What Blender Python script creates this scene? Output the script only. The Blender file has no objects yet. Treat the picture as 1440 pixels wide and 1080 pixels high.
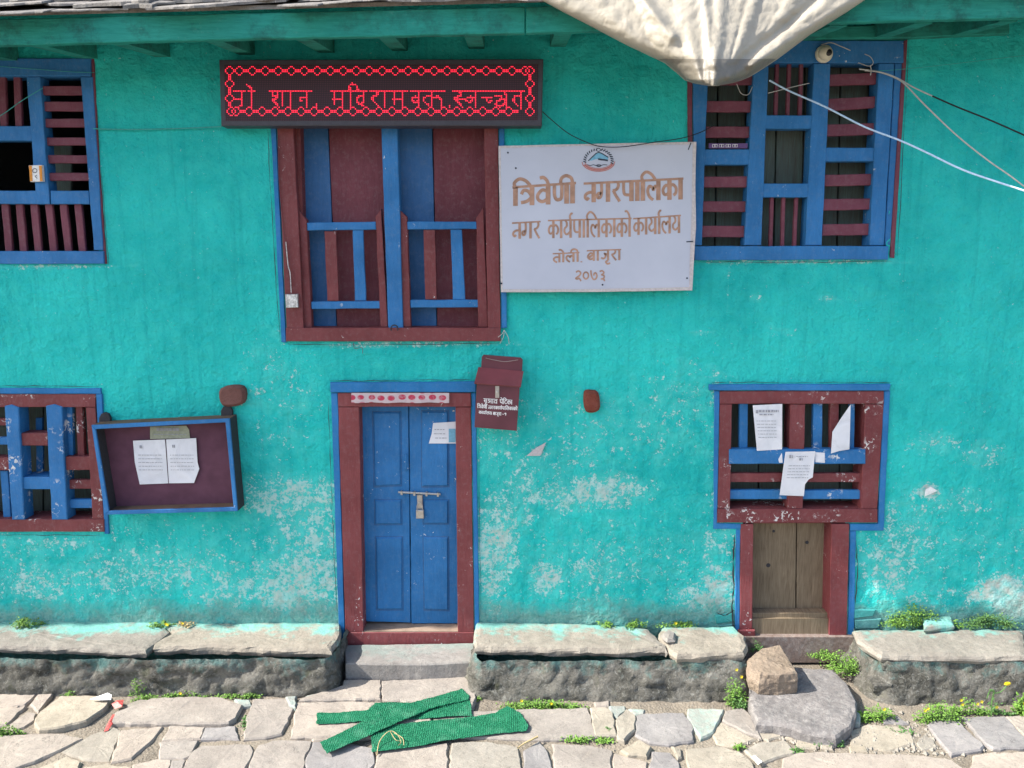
import bpy, math, random
from mathutils import Vector, noise
random.seed(7)
R = math.radians
scene = bpy.context.scene
col = scene.collection

# ------------------------------------------------------------------ camera, sky, sun, exposure
CAM_D, CAM_H, PITCH, FPX = 4.75, 2.64, R(9.5), 1088.0
cam = bpy.data.cameras.new('camera'); cam_o = bpy.data.objects.new('camera', cam); col.objects.link(cam_o)
cam_o.location = (0, -CAM_D, CAM_H); cam_o.rotation_euler = (R(90) - PITCH, 0, 0)
cam.sensor_width = 36; cam.lens = 36 * FPX / 1440; cam.clip_end = 500; cam.clip_start = 0.05
scene.camera = cam_o
SUN = Vector((-1.06, -0.18, 1.0)).normalized()
world = bpy.data.worlds.new('World'); scene.world = world; world.use_nodes = True
wn = world.node_tree.nodes; wl = world.node_tree.links
sky = wn.new('ShaderNodeTexSky'); sky.sky_type = 'NISHITA'; sky.sun_disc = False
sky.sun_elevation = math.asin(SUN.z); sky.sun_rotation = math.atan2(SUN.x, SUN.y)
sky.air_density = 1.0; sky.dust_density = 2.5; sky.ozone_density = 1.0
wl.new(sky.outputs[0], wn['Background'].inputs[0]); wn['Background'].inputs[1].default_value = 0.13
sl = bpy.data.lights.new('sun', 'SUN'); sl.energy = 3.6; sl.angle = R(0.6); sl.color = (1.0, 0.955, 0.88)
so = bpy.data.objects.new('sun', sl); col.objects.link(so)
so.rotation_euler = (-SUN).to_track_quat('-Z', 'Y').to_euler(); so.location = (-6, -2, 8)
vs = scene.view_settings
scene.display_settings.display_device = 'sRGB'
vs.view_transform = 'Standard'; vs.look = 'None'; vs.gamma = 1; vs.exposure = 1.52
vs.use_curve_mapping = False

# ------------------------------------------------------------------ measuring helpers
CP, SP = math.cos(PITCH), math.sin(PITCH)
def ray(px, py):
    a, b = (px - 720) / FPX, (540 - py) / FPX
    return Vector((a, CP + b * SP, -SP + b * CP))
def W(px, py, Y=0.0):          # a measured point of the photograph on the upright plane y = Y
    d = ray(px, py); t = (Y + CAM_D) / d.y
    return Vector((d.x * t, Y, CAM_H + d.z * t))
def G(px, py, Z=0.0):          # the same on the level plane z = Z
    d = ray(px, py); t = (Z - CAM_H) / d.z
    return Vector((d.x * t, -CAM_D + d.y * t, Z))

# ------------------------------------------------------------------ objects
WORG = {}
def props(o, label=None, cat=None, group=None, kind=None):
    if label: o['label'] = label
    if cat: o['category'] = cat
    if group: o['group'] = group
    if kind: o['kind'] = kind
    return o
def empty(name, loc, label, cat, group=None):
    o = bpy.data.objects.new(name, None); col.objects.link(o); o.empty_display_size = 0.1
    o.location = loc; WORG[o] = Vector(loc)
    return props(o, label, cat, group)

def area2(p): return sum(p[i][0]*p[(i+1) % len(p)][1] - p[(i+1) % len(p)][0]*p[i][1] for i in range(len(p)))
def offset(poly, d):
    n = len(poly); out = []
    for i in range(n):
        a, b, c = poly[i-1], poly[i], poly[(i+1) % n]
        e1 = (b[0]-a[0], b[1]-a[1]); e2 = (c[0]-b[0], c[1]-b[1])
        l1 = math.hypot(*e1) or 1e-9; l2 = math.hypot(*e2) or 1e-9
        n1 = (-e1[1]/l1, e1[0]/l1); n2 = (-e2[1]/l2, e2[0]/l2)
        m = (n1[0]+n2[0], n1[1]+n2[1]); k = max(0.35, 1 + n1[0]*n2[0] + n1[1]*n2[1])
        out.append((b[0] + m[0]*d/k, b[1] + m[1]*d/k))
    return out
def subdiv(poly, step, jit):
    out = []; n = len(poly)
    for i in range(n):
        a, b = poly[i], poly[(i+1) % n]
        L = math.hypot(b[0]-a[0], b[1]-a[1]); k = max(1, int(L/step))
        nx, ny = (-(b[1]-a[1])/(L or 1), (b[0]-a[0])/(L or 1))
        for j in range(k):
            t = j/k; q = random.uniform(-jit, jit) if j else random.uniform(-jit, jit)*0.4
            out.append((a[0]+(b[0]-a[0])*t+nx*q, a[1]+(b[1]-a[1])*t+ny*q))
    return out

class MB:
    def __init__(s): s.v = []; s.f = []
    def add(s, vs_, fs):
        k = len(s.v); s.v += [Vector(p) for p in vs_]; s.f += [tuple(i+k for i in f) for f in fs]
    def ext(s, poly, fn, depth, bev=0.003, wob=0.0, step=0.07):
        """poly: 2-D outline, fn(u, v, d) -> point (d = depth below the face)"""
        if area2(poly) < 0: poly = poly[::-1]
        if wob: poly = subdiv(poly, step, wob)
        n = len(poly); inn = offset(poly, bev)
        vv = [fn(u, v, 0) for u, v in inn] + [fn(u, v, bev) for u, v in poly] + [fn(u, v, depth) for u, v in poly]
        ff = [tuple(range(n))] + [tuple(range(3*n-1, 2*n-1, -1))]
        for i in range(n):
            j = (i+1) % n
            ff.append((n+i, n+j, j, i)); ff.append((2*n+i, 2*n+j, n+j, n+i))
        s.add(vv, ff)
    def wallp(s, px, Y, depth, bev=0.003, wob=0.0014):      # outline measured on the plane y = Y, going straight back
        p = [W(x, y, Y) for x, y in px]
        s.ext([(q.x, q.z) for q in p], lambda u, v, d: (u, Y + d, v), depth, bev, wob)
        return s
    def rect(s, x0, y0, x1, y1, Y, depth, bev=0.003, wob=0.0014):
        return s.wallp([(x0, y0), (x1, y0), (x1, y1), (x0, y1)], Y, depth, bev, wob)
    def box(s, a, b):
        (x0, y0, z0), (x1, y1, z1) = a, b
        s.add([(x0,y0,z0),(x1,y0,z0),(x1,y1,z0),(x0,y1,z0),(x0,y0,z1),(x1,y0,z1),(x1,y1,z1),(x0,y1,z1)],
              [(0,3,2,1),(4,5,6,7),(0,1,5,4),(1,2,6,5),(2,3,7,6),(3,0,4,7)])
        return s
    def tube(s, pts, r, n=8, r2=None):
        pts = [Vector(p) for p in pts]; k = len(pts); vv = []; ff = []
        up = Vector((0.3, 0.2, 1)).normalized()
        for i, p in enumerate(pts):
            t = (pts[min(i+1, k-1)] - pts[max(i-1, 0)]).normalized()
            a = t.cross(up)
            if a.length < 1e-3: a = t.cross(Vector((1, 0, 0)))
            a.normalize(); b = t.cross(a); rr = r if r2 is None else r + (r2-r)*i/(k-1)
            for j in range(n):
                th = 2*math.pi*j/n; vv.append(p + a*math.cos(th)*rr + b*math.sin(th)*rr)
        for i in range(k-1):
            for j in range(n):
                ff.append((i*n+j, i*n+(j+1) % n, (i+1)*n+(j+1) % n, (i+1)*n+j))
        ff.append(tuple(range(n))); ff.append(tuple(range(k*n-1, (k-1)*n-1, -1)))
        s.add(vv, ff); return s
    def lathe(s, c, prof, axis='y', n=20):                  # prof: (radius, distance along -y or +z)
        vv = []; ff = []
        for r, h in prof:
            for j in range(n):
                t = 2*math.pi*j/n; q = (r*math.cos(t), r*math.sin(t))
                vv.append((c[0]+q[0], c[1]-h, c[2]+q[1]) if axis == 'y' else (c[0]+q[0], c[1]+q[1], c[2]+h))
        for i in range(len(prof)-1):
            for j in range(n):
                ff.append((i*n+j, i*n+(j+1) % n, (i+1)*n+(j+1) % n, (i+1)*n+j))
        ff.append(tuple(range((len(prof)-1)*n, len(prof)*n))); ff.append(tuple(range(n-1, -1, -1)))
        s.add(vv, ff); return s
    def build(s, name, mat, parent=None, label=None, cat=None, group=None, kind=None, smooth=False, origin=None):
        if origin is None:
            xs = [p.x for p in s.v]; ys = [p.y for p in s.v]; zs = [p.z for p in s.v]
            origin = Vector(((min(xs)+max(xs))/2, (min(ys)+max(ys))/2, min(zs)))
        origin = Vector(origin)
        me = bpy.data.meshes.new(name); me.from_pydata([tuple(p - origin) for p in s.v], [], s.f)
        me.materials.append(mat); me.update()
        if smooth: me.polygons.foreach_set('use_smooth', [True]*len(me.polygons))
        o = bpy.data.objects.new(name, me); col.objects.link(o); WORG[o] = origin
        if parent: o.parent = parent; o.location = origin - WORG[parent]
        else: o.location = origin
        return props(o, label, cat, group, kind)
def cat_rom(p, k=6):
    out = []; p = [Vector(q) for q in p]
    for i in range(len(p)-1):
        a, b, c, d = p[max(i-1, 0)], p[i], p[i+1], p[min(i+2, len(p)-1)]
        for j in range(k):
            t = j/k
            out.append(0.5*((2*b)+(c-a)*t+(2*a-5*b+4*c-d)*t*t+(3*b-a-3*c+d)*t*t*t))
    out.append(p[-1]); return out

# ------------------------------------------------------------------ materials
class NT:
    def __init__(s, name):
        s.m = bpy.data.materials.new(name); s.m.use_nodes = True; s.t = s.m.node_tree
        s.b = s.t.nodes['Principled BSDF']; s.tc = s.n('ShaderNodeTexCoord')
        s.pos = s.n('ShaderNodeNewGeometry').outputs['Position']
    def n(s, t, **k):
        o = s.t.nodes.new(t)
        for a, b in k.items(): setattr(o, a, b)
        return o
    def l(s, a, b): s.t.links.new(a, b)
    def noise(s, scale, detail=4, rough=0.55, vec=None, dist=0.0, out='Fac'):
        n = s.n('ShaderNodeTexNoise'); n.inputs['Scale'].default_value = scale; n.inputs['Detail'].default_value = detail
        n.inputs['Roughness'].default_value = rough; n.inputs['Distortion'].default_value = dist
        s.l(vec or s.pos, n.inputs['Vector']); return n.outputs[out]
    def vor(s, scale, vec=None, feature='F1', out='Distance'):
        n = s.n('ShaderNodeTexVoronoi', feature=feature); n.inputs['Scale'].default_value = scale
        s.l(vec or s.pos, n.inputs['Vector']); return n.outputs[out]
    def scale(s, v, loc=(0,0,0), vec=None):
        n = s.n('ShaderNodeMapping'); n.inputs['Scale'].default_value = v; n.inputs['Location'].default_value = loc
        s.l(vec or s.pos, n.inputs['Vector']); return n.outputs[0]
    def ramp(s, f, lo, hi, a=0.0, b=1.0):
        n = s.n('ShaderNodeMapRange'); n.clamp = True
        for i, v in enumerate((lo, hi, a, b)): n.inputs[i+1].default_value = v
        s.l(f, n.inputs[0]); return n.outputs[0]
    def math(s, op, a, b=None):
        n = s.n('ShaderNodeMath', operation=op)
        for i, x in enumerate((a, b)):
            if x is None: continue
            if isinstance(x, (int, float)): n.inputs[i].default_value = x
            else: s.l(x, n.inputs[i])
        return n.outputs[0]
    def mix(s, f, a, b, blend='MIX'):
        n = s.n('ShaderNodeMix', data_type='RGBA', blend_type=blend)
        if isinstance(f, (int, float)): n.inputs[0].default_value = f
        else: s.l(f, n.inputs[0])
        for i, x in ((6, a), (7, b)):
            if isinstance(x, tuple): n.inputs[i].default_value = (*x[:3], 1)
            else: s.l(x, n.inputs[i])
        return n.outputs[2]
    def bump(s, h, strength, dist, prev=None):
        n = s.n('ShaderNodeBump'); n.inputs['Strength'].default_value = strength; n.inputs['Distance'].default_value = dist
        s.l(h, n.inputs['Height'])
        if prev is not None: s.l(prev, n.inputs['Normal'])
        s.l(n.outputs[0], s.b.inputs['Normal']); return n.outputs[0]
    def done(s, colr, rough=0.8, spec=0.3):
        if isinstance(colr, tuple): s.b.inputs['Base Color'].default_value = (*colr, 1)
        else: s.l(colr, s.b.inputs['Base Color'])
        if isinstance(rough, (int, float)): s.b.inputs['Roughness'].default_value = rough
        else: s.l(rough, s.b.inputs['Roughness'])
        s.b.inputs['Specular IOR Level'].default_value = spec
        return s.m
def mul(c, k): return tuple(min(1, x*k) for x in c)

def m_paint(name, c, chips=0.0, grain=(3, 3, 0.5), rough=0.6, dirt=0.25, chipc=(0.62, 0.62, 0.6)):
    t = NT(name)
    n1 = t.noise(3.0, 5, 0.6); n2 = t.noise(14, 6, 0.7, vec=t.scale(grain))
    c1 = t.mix(t.ramp(n1, 0.35, 0.7), mul(c, 0.78), tuple(x*1.12+0.012 for x in c))
    n9 = t.noise(60, 6, 0.7, vec=t.scale(grain)); c1 = t.mix(t.ramp(n9, 0.52, 0.75, 0, 0.45), c1, mul(c, 0.5))
    c2 = t.mix(t.ramp(n2, 0.3, 0.75, 0, dirt), c1, mul(c, 0.55))
    dust = t.ramp(t.noise(40, 5, 0.7), 0.50, 0.8, 0, 0.38)
    c2 = t.mix(dust, c2, tuple(0.5*x+0.13 for x in c))
    if chips:
        big = t.ramp(t.noise(5.5, 2, 0.5), 0.56, 0.66)
        f = t.math('MULTIPLY', t.ramp(t.noise(38, 5, 0.65, dist=0.6), 0.66-chips*0.12, 0.68-chips*0.12), big)
        c2 = t.mix(f, c2, chipc)
    b = t.bump(n2, 0.7, 0.005); b = t.bump(n9, 0.5, 0.002, b); t.bump(t.noise(90, 4), 0.25, 0.0015, b)
    return t.done(c2, t.ramp(n2, 0.2, 0.8, rough-0.08, rough+0.15), 0.35)

TEAL = (0.014, 0.36, 0.325); BLUE = (0.017, 0.165, 0.42); RED = (0.175, 0.036, 0.040)
m_blue = m_paint('blue_painted_wood', BLUE, 0.15, dirt=0.4)
m_bluec = m_paint('blue_painted_wood_chipped', BLUE, 1.0)
m_bluetrim = m_paint('blue_painted_plaster_edge', (0.018, 0.18, 0.44), 0.0, grain=(3, 3, 3), rough=0.8)
m_red = m_paint('oxide_red_painted_wood', RED, 0.2, dirt=0.4)
m_redc = m_paint('oxide_red_painted_wood_chipped', RED, 0.8)
m_redd = m_paint('dusty_red_painted_door_frame', (0.205, 0.043, 0.047), 0.3, dirt=0.3)
m_blueboard = m_paint('deep_blue_painted_board', (0.025, 0.12, 0.30), 0.0, dirt=0.45)
m_redboard = m_paint('deep_red_painted_board', (0.15, 0.030, 0.045), 0.0, dirt=0.45)
m_slat = m_paint('maroon_painted_slat', (0.155, 0.035, 0.060), 0.0)
m_tealwood = m_paint('teal_painted_timber', (0.02, 0.24, 0.20), 0.0, grain=(0.5, 3, 5), dirt=0.95, rough=0.8)

_t = NT('mouldy_teal_timber'); _g = _t.noise(14, 6, 0.7, vec=_t.scale((0.5, 3, 5)))
_c = _t.mix(_t.ramp(_g, 0.3, 0.7), (0.014, 0.20, 0.165), (0.03, 0.30, 0.245))
_c = _t.mix(_t.ramp(_t.noise(5, 7, 0.75), 0.48, 0.68, 0, 0.8), _c, (0.015, 0.06, 0.055))
_c = _t.mix(_t.ramp(_t.noise(30, 5, 0.7), 0.6, 0.8, 0, 0.4), _c, (0.14, 0.36, 0.30))
_b = _t.bump(_g, 0.7, 0.008); _t.bump(_t.noise(60, 5), 0.5, 0.003, _b); m_tealwood = _t.done(_c, 0.85, 0.2)
def m_wallmat():
    t = NT('turquoise_limewashed_plaster')
    wear = t.n('ShaderNodeAttribute', attribute_name='wear').outputs['Fac']
    base = t.n('ShaderNodeAttribute', attribute_name='foot').outputs['Fac']
    n1 = t.noise(1.3, 5, 0.6); n2 = t.noise(9, 6, 0.65); n3 = t.noise(55, 5, 0.7)
    c = t.mix(t.ramp(n1, 0.34, 0.66), (0.009, 0.40, 0.385), (0.030, 0.61, 0.56))
    c = t.mix(t.ramp(n2, 0.35, 0.75, 0, 0.5), c, (0.06, 0.62, 0.55))
    c = t.mix(t.ramp(n3, 0.5, 0.8, 0, 0.3), c, (0.006, 0.25, 0.245))
    streak = t.ramp(t.noise(5, 5, 0.65, vec=t.scale((4.5, 1, 0.18))), 0.52, 0.75, 0, 0.45)
    c = t.mix(streak, c, (0.010, 0.29, 0.285))
    thin = t.math('ADD', t.math('MULTIPLY', n2, 0.5), t.math('MULTIPLY', wear, 0.30))
    c = t.mix(t.ramp(thin, 0.33, 0.60, 0, 0.6), c, (0.16, 0.68, 0.61))
    chip = t.noise(60, 7, 0.75, dist=0.3); mid = t.noise(13, 5, 0.65)
    f = t.math('ADD', t.math('MULTIPLY', chip, 0.55), t.math('MULTIPLY', mid, 0.45))
    f = t.math('ADD', f, t.math('MULTIPLY', wear, 0.205))
    chips = t.ramp(f, 0.642, 0.660)
    bare = t.math('MULTIPLY', t.ramp(wear, 0.62, 0.95), t.ramp(t.noise(9, 4), 0.42, 0.55))
    c = t.mix(t.math('MULTIPLY', chips, t.ramp(t.noise(26, 4), 0.3, 0.7, 0.35, 0.95)), c, t.mix(bare, (0.48, 0.70, 0.66), (0.57, 0.52, 0.47)))
    nick = t.math('MULTIPLY', t.ramp(t.noise(75, 4, 0.6, dist=0.8), 0.685, 0.71), t.ramp(t.noise(4, 2), 0.40, 0.6))
    c = t.mix(t.math('MULTIPLY', nick, 0.75), c, (0.60, 0.76, 0.74))
    # foot of the wall: bare grey-green render
    fb = t.math('ADD', base, t.math('MULTIPLY', t.math('SUBTRACT', n2, 0.5), 1.6))
    c = t.mix(t.ramp(fb, 0.40, 1.15, 0, 0.8), c, t.mix(t.ramp(n3, 0.3, 0.7), (0.09, 0.22, 0.20), (0.25, 0.33, 0.29)))
    hb = t.math('ADD', t.math('MULTIPLY', t.noise(16, 6, 0.6), 1.0), t.math('MULTIPLY', n3, 0.30))
    b = t.bump(hb, 1.0, 0.034)
    b = t.bump(t.noise(130, 4, 0.7), 0.4, 0.002, b)
    t.bump(t.math('SUBTRACT', 1.0, chips), 0.5, 0.002, b)
    return t.done(c, 0.93, 0.15)
m_wall = m_wallmat()

def m_stone(name, a, b, spot=(0.5, 0.47, 0.42), teal=0.0, dark=0.0, bs=0.5):
    t = NT(name)
    rnd = t.n('ShaderNodeObjectInfo').outputs['Random']
    n1 = t.noise(4.5, 6, 0.6, dist=0.3); n2 = t.noise(28, 6, 0.7); n3 = t.noise(140, 4, 0.7)
    c = t.mix(t.ramp(n1, 0.3, 0.7), a, b)
    c = t.mix(t.ramp(n2, 0.45, 0.8, 0, 0.6), c, spot)
    c = t.mix(t.ramp(n3, 0.5, 0.8, 0, 0.6), c, mul(a, 0.4))
    c = t.mix(t.ramp(t.noise(2.6, 6, 0.75), 0.46, 0.66, 0, 0.6), c, mul(b, 0.58))
    cr = t.noise(3.0, 5, 0.7, dist=1.5); cr = t.ramp(t.math('ABSOLUTE', t.math('SUBTRACT', cr, 0.5)), 0.0, 0.006, 0.55, 0); c = t.mix(cr, c, mul(a, 0.3))
    v = t.n('ShaderNodeHueSaturation'); t.l(c, v.inputs['Color']); t.l(t.ramp(rnd, 0, 1, 0.84, 1.14), v.inputs['Value'])
    t.l(t.ramp(rnd, 0, 1, 0.7, 1.15), v.inputs['Saturation']); c = v.outputs[0]
    if dark:
        c = t.mix(t.ramp(t.noise(7, 6, 0.75), 0.42, 0.62, 0, dark), c, (0.035, 0.034, 0.028))
    if teal:
        y = t.n('ShaderNodeSeparateXYZ'); t.l(t.pos, y.inputs[0])
        g = t.ramp(y.outputs[1], -0.36, -0.04)
        f = t.math('ADD', g, t.math('MULTIPLY', t.math('SUBTRACT', t.noise(6, 5, 0.7), 0.5), 2.6))
        c = t.mix(t.ramp(f, 0.55, 1.0, 0, teal), c, (0.13, 0.42, 0.37))
    bb = t.bump(t.noise(22, 7, 0.65), bs, 0.012); t.bump(n3, 0.5, 0.002, bb)
    return t.done(c, 0.92, 0.15)
m_pave_pink = m_stone('pinkish_paving_stone', (0.24, 0.212, 0.187), (0.345, 0.30, 0.255), (0.39, 0.35, 0.295))
m_pave_grey = m_stone('grey_slate_paving_stone', (0.19, 0.18, 0.178), (0.265, 0.25, 0.24), (0.33, 0.31, 0.29), bs=0.35)
m_pave_tan = m_stone('tan_paving_stone', (0.265, 0.235, 0.185), (0.36, 0.315, 0.25), (0.42, 0.38, 0.31))
m_pave_green = m_stone('stone_splashed_with_turquoise', (0.27, 0.29, 0.26), (0.35, 0.36, 0.32), (0.22, 0.50, 0.43))
m_cap = m_stone('ledge_cap_stone', (0.20, 0.18, 0.15), (0.29, 0.26, 0.22), (0.34, 0.315, 0.27), bs=0.9, teal=0.75)
m_slabrock = m_stone('purple_grey_mica_slab', (0.13, 0.122, 0.12), (0.21, 0.195, 0.187), (0.42, 0.40, 0.375), bs=1.0)
m_rock = m_stone('brown_sandstone_block', (0.20, 0.150, 0.105), (0.28, 0.21, 0.15), (0.33, 0.27, 0.20), bs=0.9)
m_slate = m_stone('roof_slate', (0.15, 0.14, 0.135), (0.27, 0.255, 0.235), (0.46, 0.43, 0.39), dark=0.35, bs=1.0)
m_step = m_stone('concrete_step', (0.23, 0.21, 0.19), (0.31, 0.28, 0.25), (0.42, 0.40, 0.36), teal=0.15)
def m_plinth():
    t = NT('mossy_rubble_render')
    n1 = t.noise(5, 7, 0.75, dist=0.5); n2 = t.noise(30, 6, 0.75); n3 = t.noise(11, 5, 0.7)
    c = t.mix(t.ramp(n1, 0.36, 0.62), (0.055, 0.054, 0.046), (0.20, 0.19, 0.165))
    c = t.mix(t.ramp(t.noise(42, 6, 0.8, dist=0.6), 0.52, 0.66, 0, 0.8), c, (0.30, 0.30, 0.27))
    c = t.mix(t.ramp(n2, 0.25, 0.42, 0.7, 0), c, (0.03, 0.03, 0.025))
    z = t.n('ShaderNodeSeparateXYZ'); t.l(t.pos, z.inputs[0])
    f = t.math('ADD', t.ramp(z.outputs[2], 0.06, 0.24), t.math('MULTIPLY', t.math('SUBTRACT', n3, 0.5), 3.0))
    c = t.mix(t.ramp(f, 0.6, 1.2, 0, 0.7), c, (0.09, 0.21, 0.20))
    g = t.ramp(t.noise(9, 4), 0.60, 0.72, 0, 0.35)
    c = t.mix(g, c, (0.09, 0.10, 0.045))
    b = t.bump(t.noise(17, 8, 0.7), 1.0, 0.03); b = t.bump(n2, 1.0, 0.014, b); t.bump(t.noise(90, 5, 0.75), 0.8, 0.005, b)
    return t.done(c, 0.95, 0.1)
m_pl = m_plinth()
def m_groundmat():
    t = NT('sandy_gravel_soil')
    n1 = t.noise(2.5, 6, 0.6); n2 = t.noise(35, 6, 0.7); v = t.vor(70)
    c = t.mix(t.ramp(n1, 0.3, 0.7), (0.15, 0.13, 0.105), (0.26, 0.225, 0.18))
    c = t.mix(t.ramp(n2, 0.4, 0.75, 0, 0.6), c, (0.17, 0.145, 0.11))
    c = t.mix(t.ramp(v, 0.1, 0.35, 0.35, 0), c, (0.48, 0.44, 0.38))
    b = t.bump(t.math('SUBTRACT', 1.0, v), 0.6, 0.008); t.bump(n2, 0.6, 0.01, b)
    return t.done(c, 0.95, 0.1)
m_ground = m_groundmat()
def m_woodmat(name, a, b, grain=(14, 1, 0.8)):
    t = NT(name)
    g = t.noise(9, 7, 0.6, vec=t.scale(grain), dist=0.8); n = t.noise(3, 4)
    c = t.mix(t.ramp(g, 0.3, 0.7), a, b); c = t.mix(t.ramp(n, 0.5, 0.8, 0, 0.5), c, mul(a, 0.6))
    t.bump(g, 0.5, 0.004); return t.done(c, 0.85, 0.2)
m_oldwood = m_woodmat('weathered_bare_wood', (0.13, 0.095, 0.06), (0.25, 0.195, 0.13))
m_sillwood = m_woodmat('worn_sill_wood', (0.22, 0.16, 0.115), (0.33, 0.25, 0.19), (1, 1, 9))
m_brown = m_woodmat('brown_batten_wood', (0.10, 0.065, 0.045), (0.17, 0.12, 0.085), (1, 1, 9))
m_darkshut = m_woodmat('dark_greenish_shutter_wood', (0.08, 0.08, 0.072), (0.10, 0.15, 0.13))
def simple(name, c, rough=0.6, spec=0.3, metal=0.0, bump=0.0, bs=60, var=0.15):
    t = NT(name); n = t.noise(bs, 4)
    cc = t.mix(t.ramp(n, 0.3, 0.7), mul(c, 1-var), mul(c, 1+var))
    if bump: t.bump(n, bump, 0.002)
    t.b.inputs['Metallic'].default_value = metal
    return t.done(cc, rough, spec)
m_dark = simple('unlit_room', (0.16, 0.17, 0.18), 0.95, 0.1)
m_ledcase = simple('led_sign_case', (0.045, 0.042, 0.055), 0.5, 0.4)
m_board = None
def m_signface():
    t = NT('pale_painted_sheet')
    n = t.noise(3, 4); n2 = t.noise(25, 6, 0.7)
    c = t.mix(t.ramp(n, 0.3, 0.7), (0.42, 0.45, 0.535), (0.475, 0.505, 0.59))
    c = t.mix(t.ramp(n2, 0.62, 0.85, 0, 0.4), c, (0.35, 0.36, 0.40))
    t.bump(n, 0.15, 0.01); return t.done(c, 0.6, 0.3)
m_board = m_signface()
m_signedge = simple('pinkish_white_sign_edge', (0.50, 0.46, 0.46), 0.8)
m_letter = simple('brown_sign_paint', (0.37, 0.22, 0.155), 0.7, var=0.25, bs=25)
m_ink = simple('dark_ink', (0.03, 0.04, 0.06), 0.7)
m_inkfaint = simple('grey_print', (0.30, 0.31, 0.34), 0.8)
m_sealblue = simple('seal_blue', (0.16, 0.38, 0.52), 0.7)
m_sealred = simple('seal_red', (0.42, 0.16, 0.14), 0.7)
m_white = simple('white_paint', (0.75, 0.75, 0.74), 0.7)
m_paper = simple('white_paper', (0.70, 0.71, 0.75), 0.85, 0.2, bump=0.0, bs=14, var=0.06)
_t = NT('crumpled_white_paper'); _n = _t.noise(9, 5, 0.6, dist=1.0); _t.bump(_n, 0.8, 0.01)
m_paper = _t.done(_t.mix(_t.ramp(_n, 0.3, 0.7), (0.60, 0.61, 0.64), (0.72, 0.73, 0.76)), 0.85, 0.2)
m_card = simple('yellowed_card', (0.30, 0.32, 0.24), 0.8)
m_maroonbox = simple('maroon_sheet_metal', (0.105, 0.028, 0.040), 0.5, 0.4, bs=8)
m_maroonlid = simple('faded_maroon_lid', (0.19, 0.05, 0.058), 0.5, 0.4, bs=8)
m_noticeback = simple('maroon_notice_backing', (0.105, 0.045, 0.068), 0.85, 0.2, bs=12)
m_noticeside = simple('black_stained_wood', (0.035, 0.035, 0.04), 0.8)
m_steel = simple('dull_steel', (0.45, 0.43, 0.40), 0.4, 0.5, 0.8)
m_metalgrey = simple('aluminium_foil', (0.5, 0.5, 0.5), 0.4, 0.5, 0.6, bump=1.0, bs=90, var=0.5)
m_cornstone = m_stone('turquoise_washed_stone', (0.04, 0.26, 0.25), (0.08, 0.34, 0.32), (0.16, 0.40, 0.38))
m_brick = m_stone('burnt_red_beam_end', (0.13, 0.04, 0.03), (0.22, 0.08, 0.06), (0.20, 0.10, 0.09))
m_cabB = simple('black_cable', (0.012, 0.012, 0.014), 0.5)
m_cabG = simple('grey_cable', (0.42, 0.42, 0.40), 0.6)
m_cabW = simple('white_blue_cable', (0.50, 0.68, 0.90), 0.5)
m_cabT = simple('turquoise_painted_cable', (0.05, 0.33, 0.30), 0.8)
m_cream = simple('cream_plastic', (0.60, 0.57, 0.44), 0.35, 0.5, var=0.03)
m_black = simple('black_plastic', (0.01, 0.01, 0.012), 0.3, 0.5)
m_leaf = simple('leaf_green', (0.12, 0.235, 0.035), 0.6, 0.3, bs=60, var=0.5)
m_leaf2 = simple('dark_leaf_green', (0.07, 0.155, 0.04), 0.6, 0.3, bs=60, var=0.5)
m_straw = simple('dry_straw', (0.40, 0.31, 0.16), 0.8)
m_yellow = simple('yellow_petal', (0.80, 0.62, 0.02), 0.6)
m_redplastic = simple('red_wrapper_film', (0.55, 0.10, 0.09), 0.5, 0.4, bump=1.0, bs=70, var=0.5)
m_purple = simple('purple_label', (0.10, 0.05, 0.16), 0.5)
m_orange = simple('orange_band', (0.65, 0.25, 0.03), 0.5)
m_turf = simple('green_artificial_turf', (0.03, 0.22, 0.12), 0.75, 0.2, bs=120, var=0.35, bump=0.6)
_t = NT('green_mesh_matting'); _a = _t.vor(230); _w = _t.n('ShaderNodeTexWave'); _w.inputs['Scale'].default_value = 26; _w.inputs['Distortion'].default_value = 0.6; _t.l(_t.pos, _w.inputs['Vector'])
_c = _t.mix(_t.ramp(_a, 0.15, 0.55), (0.06, 0.33, 0.185), (0.010, 0.10, 0.05)); _c = _t.mix(_t.ramp(_w.outputs['Fac'], 0.5, 0.9, 0, 0.45), _c, (0.008, 0.10, 0.05))
_c = _t.mix(_t.ramp(_t.noise(12, 5), 0.5, 0.75, 0, 0.4), _c, (0.14, 0.36, 0.24)); _b = _t.bump(_w.outputs['Fac'], 0.6, 0.003); _t.bump(_a, 0.9, 0.004, _b); m_turf = _t.done(_c, 0.9, 0.05)
m_turfblade = simple('turf_blade_green', (0.04, 0.26, 0.145), 0.9, 0.0, bs=200, var=0.2)
def m_ledface():
    t = NT('led_matrix_face')
    m = t.scale((100, 1, 100)); v = t.n('ShaderNodeTexVoronoi'); v.inputs['Scale'].default_value = 1; v.inputs['Randomness'].default_value = 0
    t.l(m, v.inputs['Vector'])
    c = t.mix(t.ramp(v.outputs['Distance'], 0.25, 0.4), (0.085, 0.03, 0.045), (0.028, 0.016, 0.024))
    return t.done(c, 0.6, 0.3)
m_ledf = m_ledface()
t_ = NT('lit_red_led'); t_.b.inputs['Emission Color'].default_value = (1.0, 0.010, 0.042, 1); t_.b.inputs['Emission Strength'].default_value = 0.62
m_led = t_.done((0.8, 0.05, 0.1), 0.5)
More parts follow.
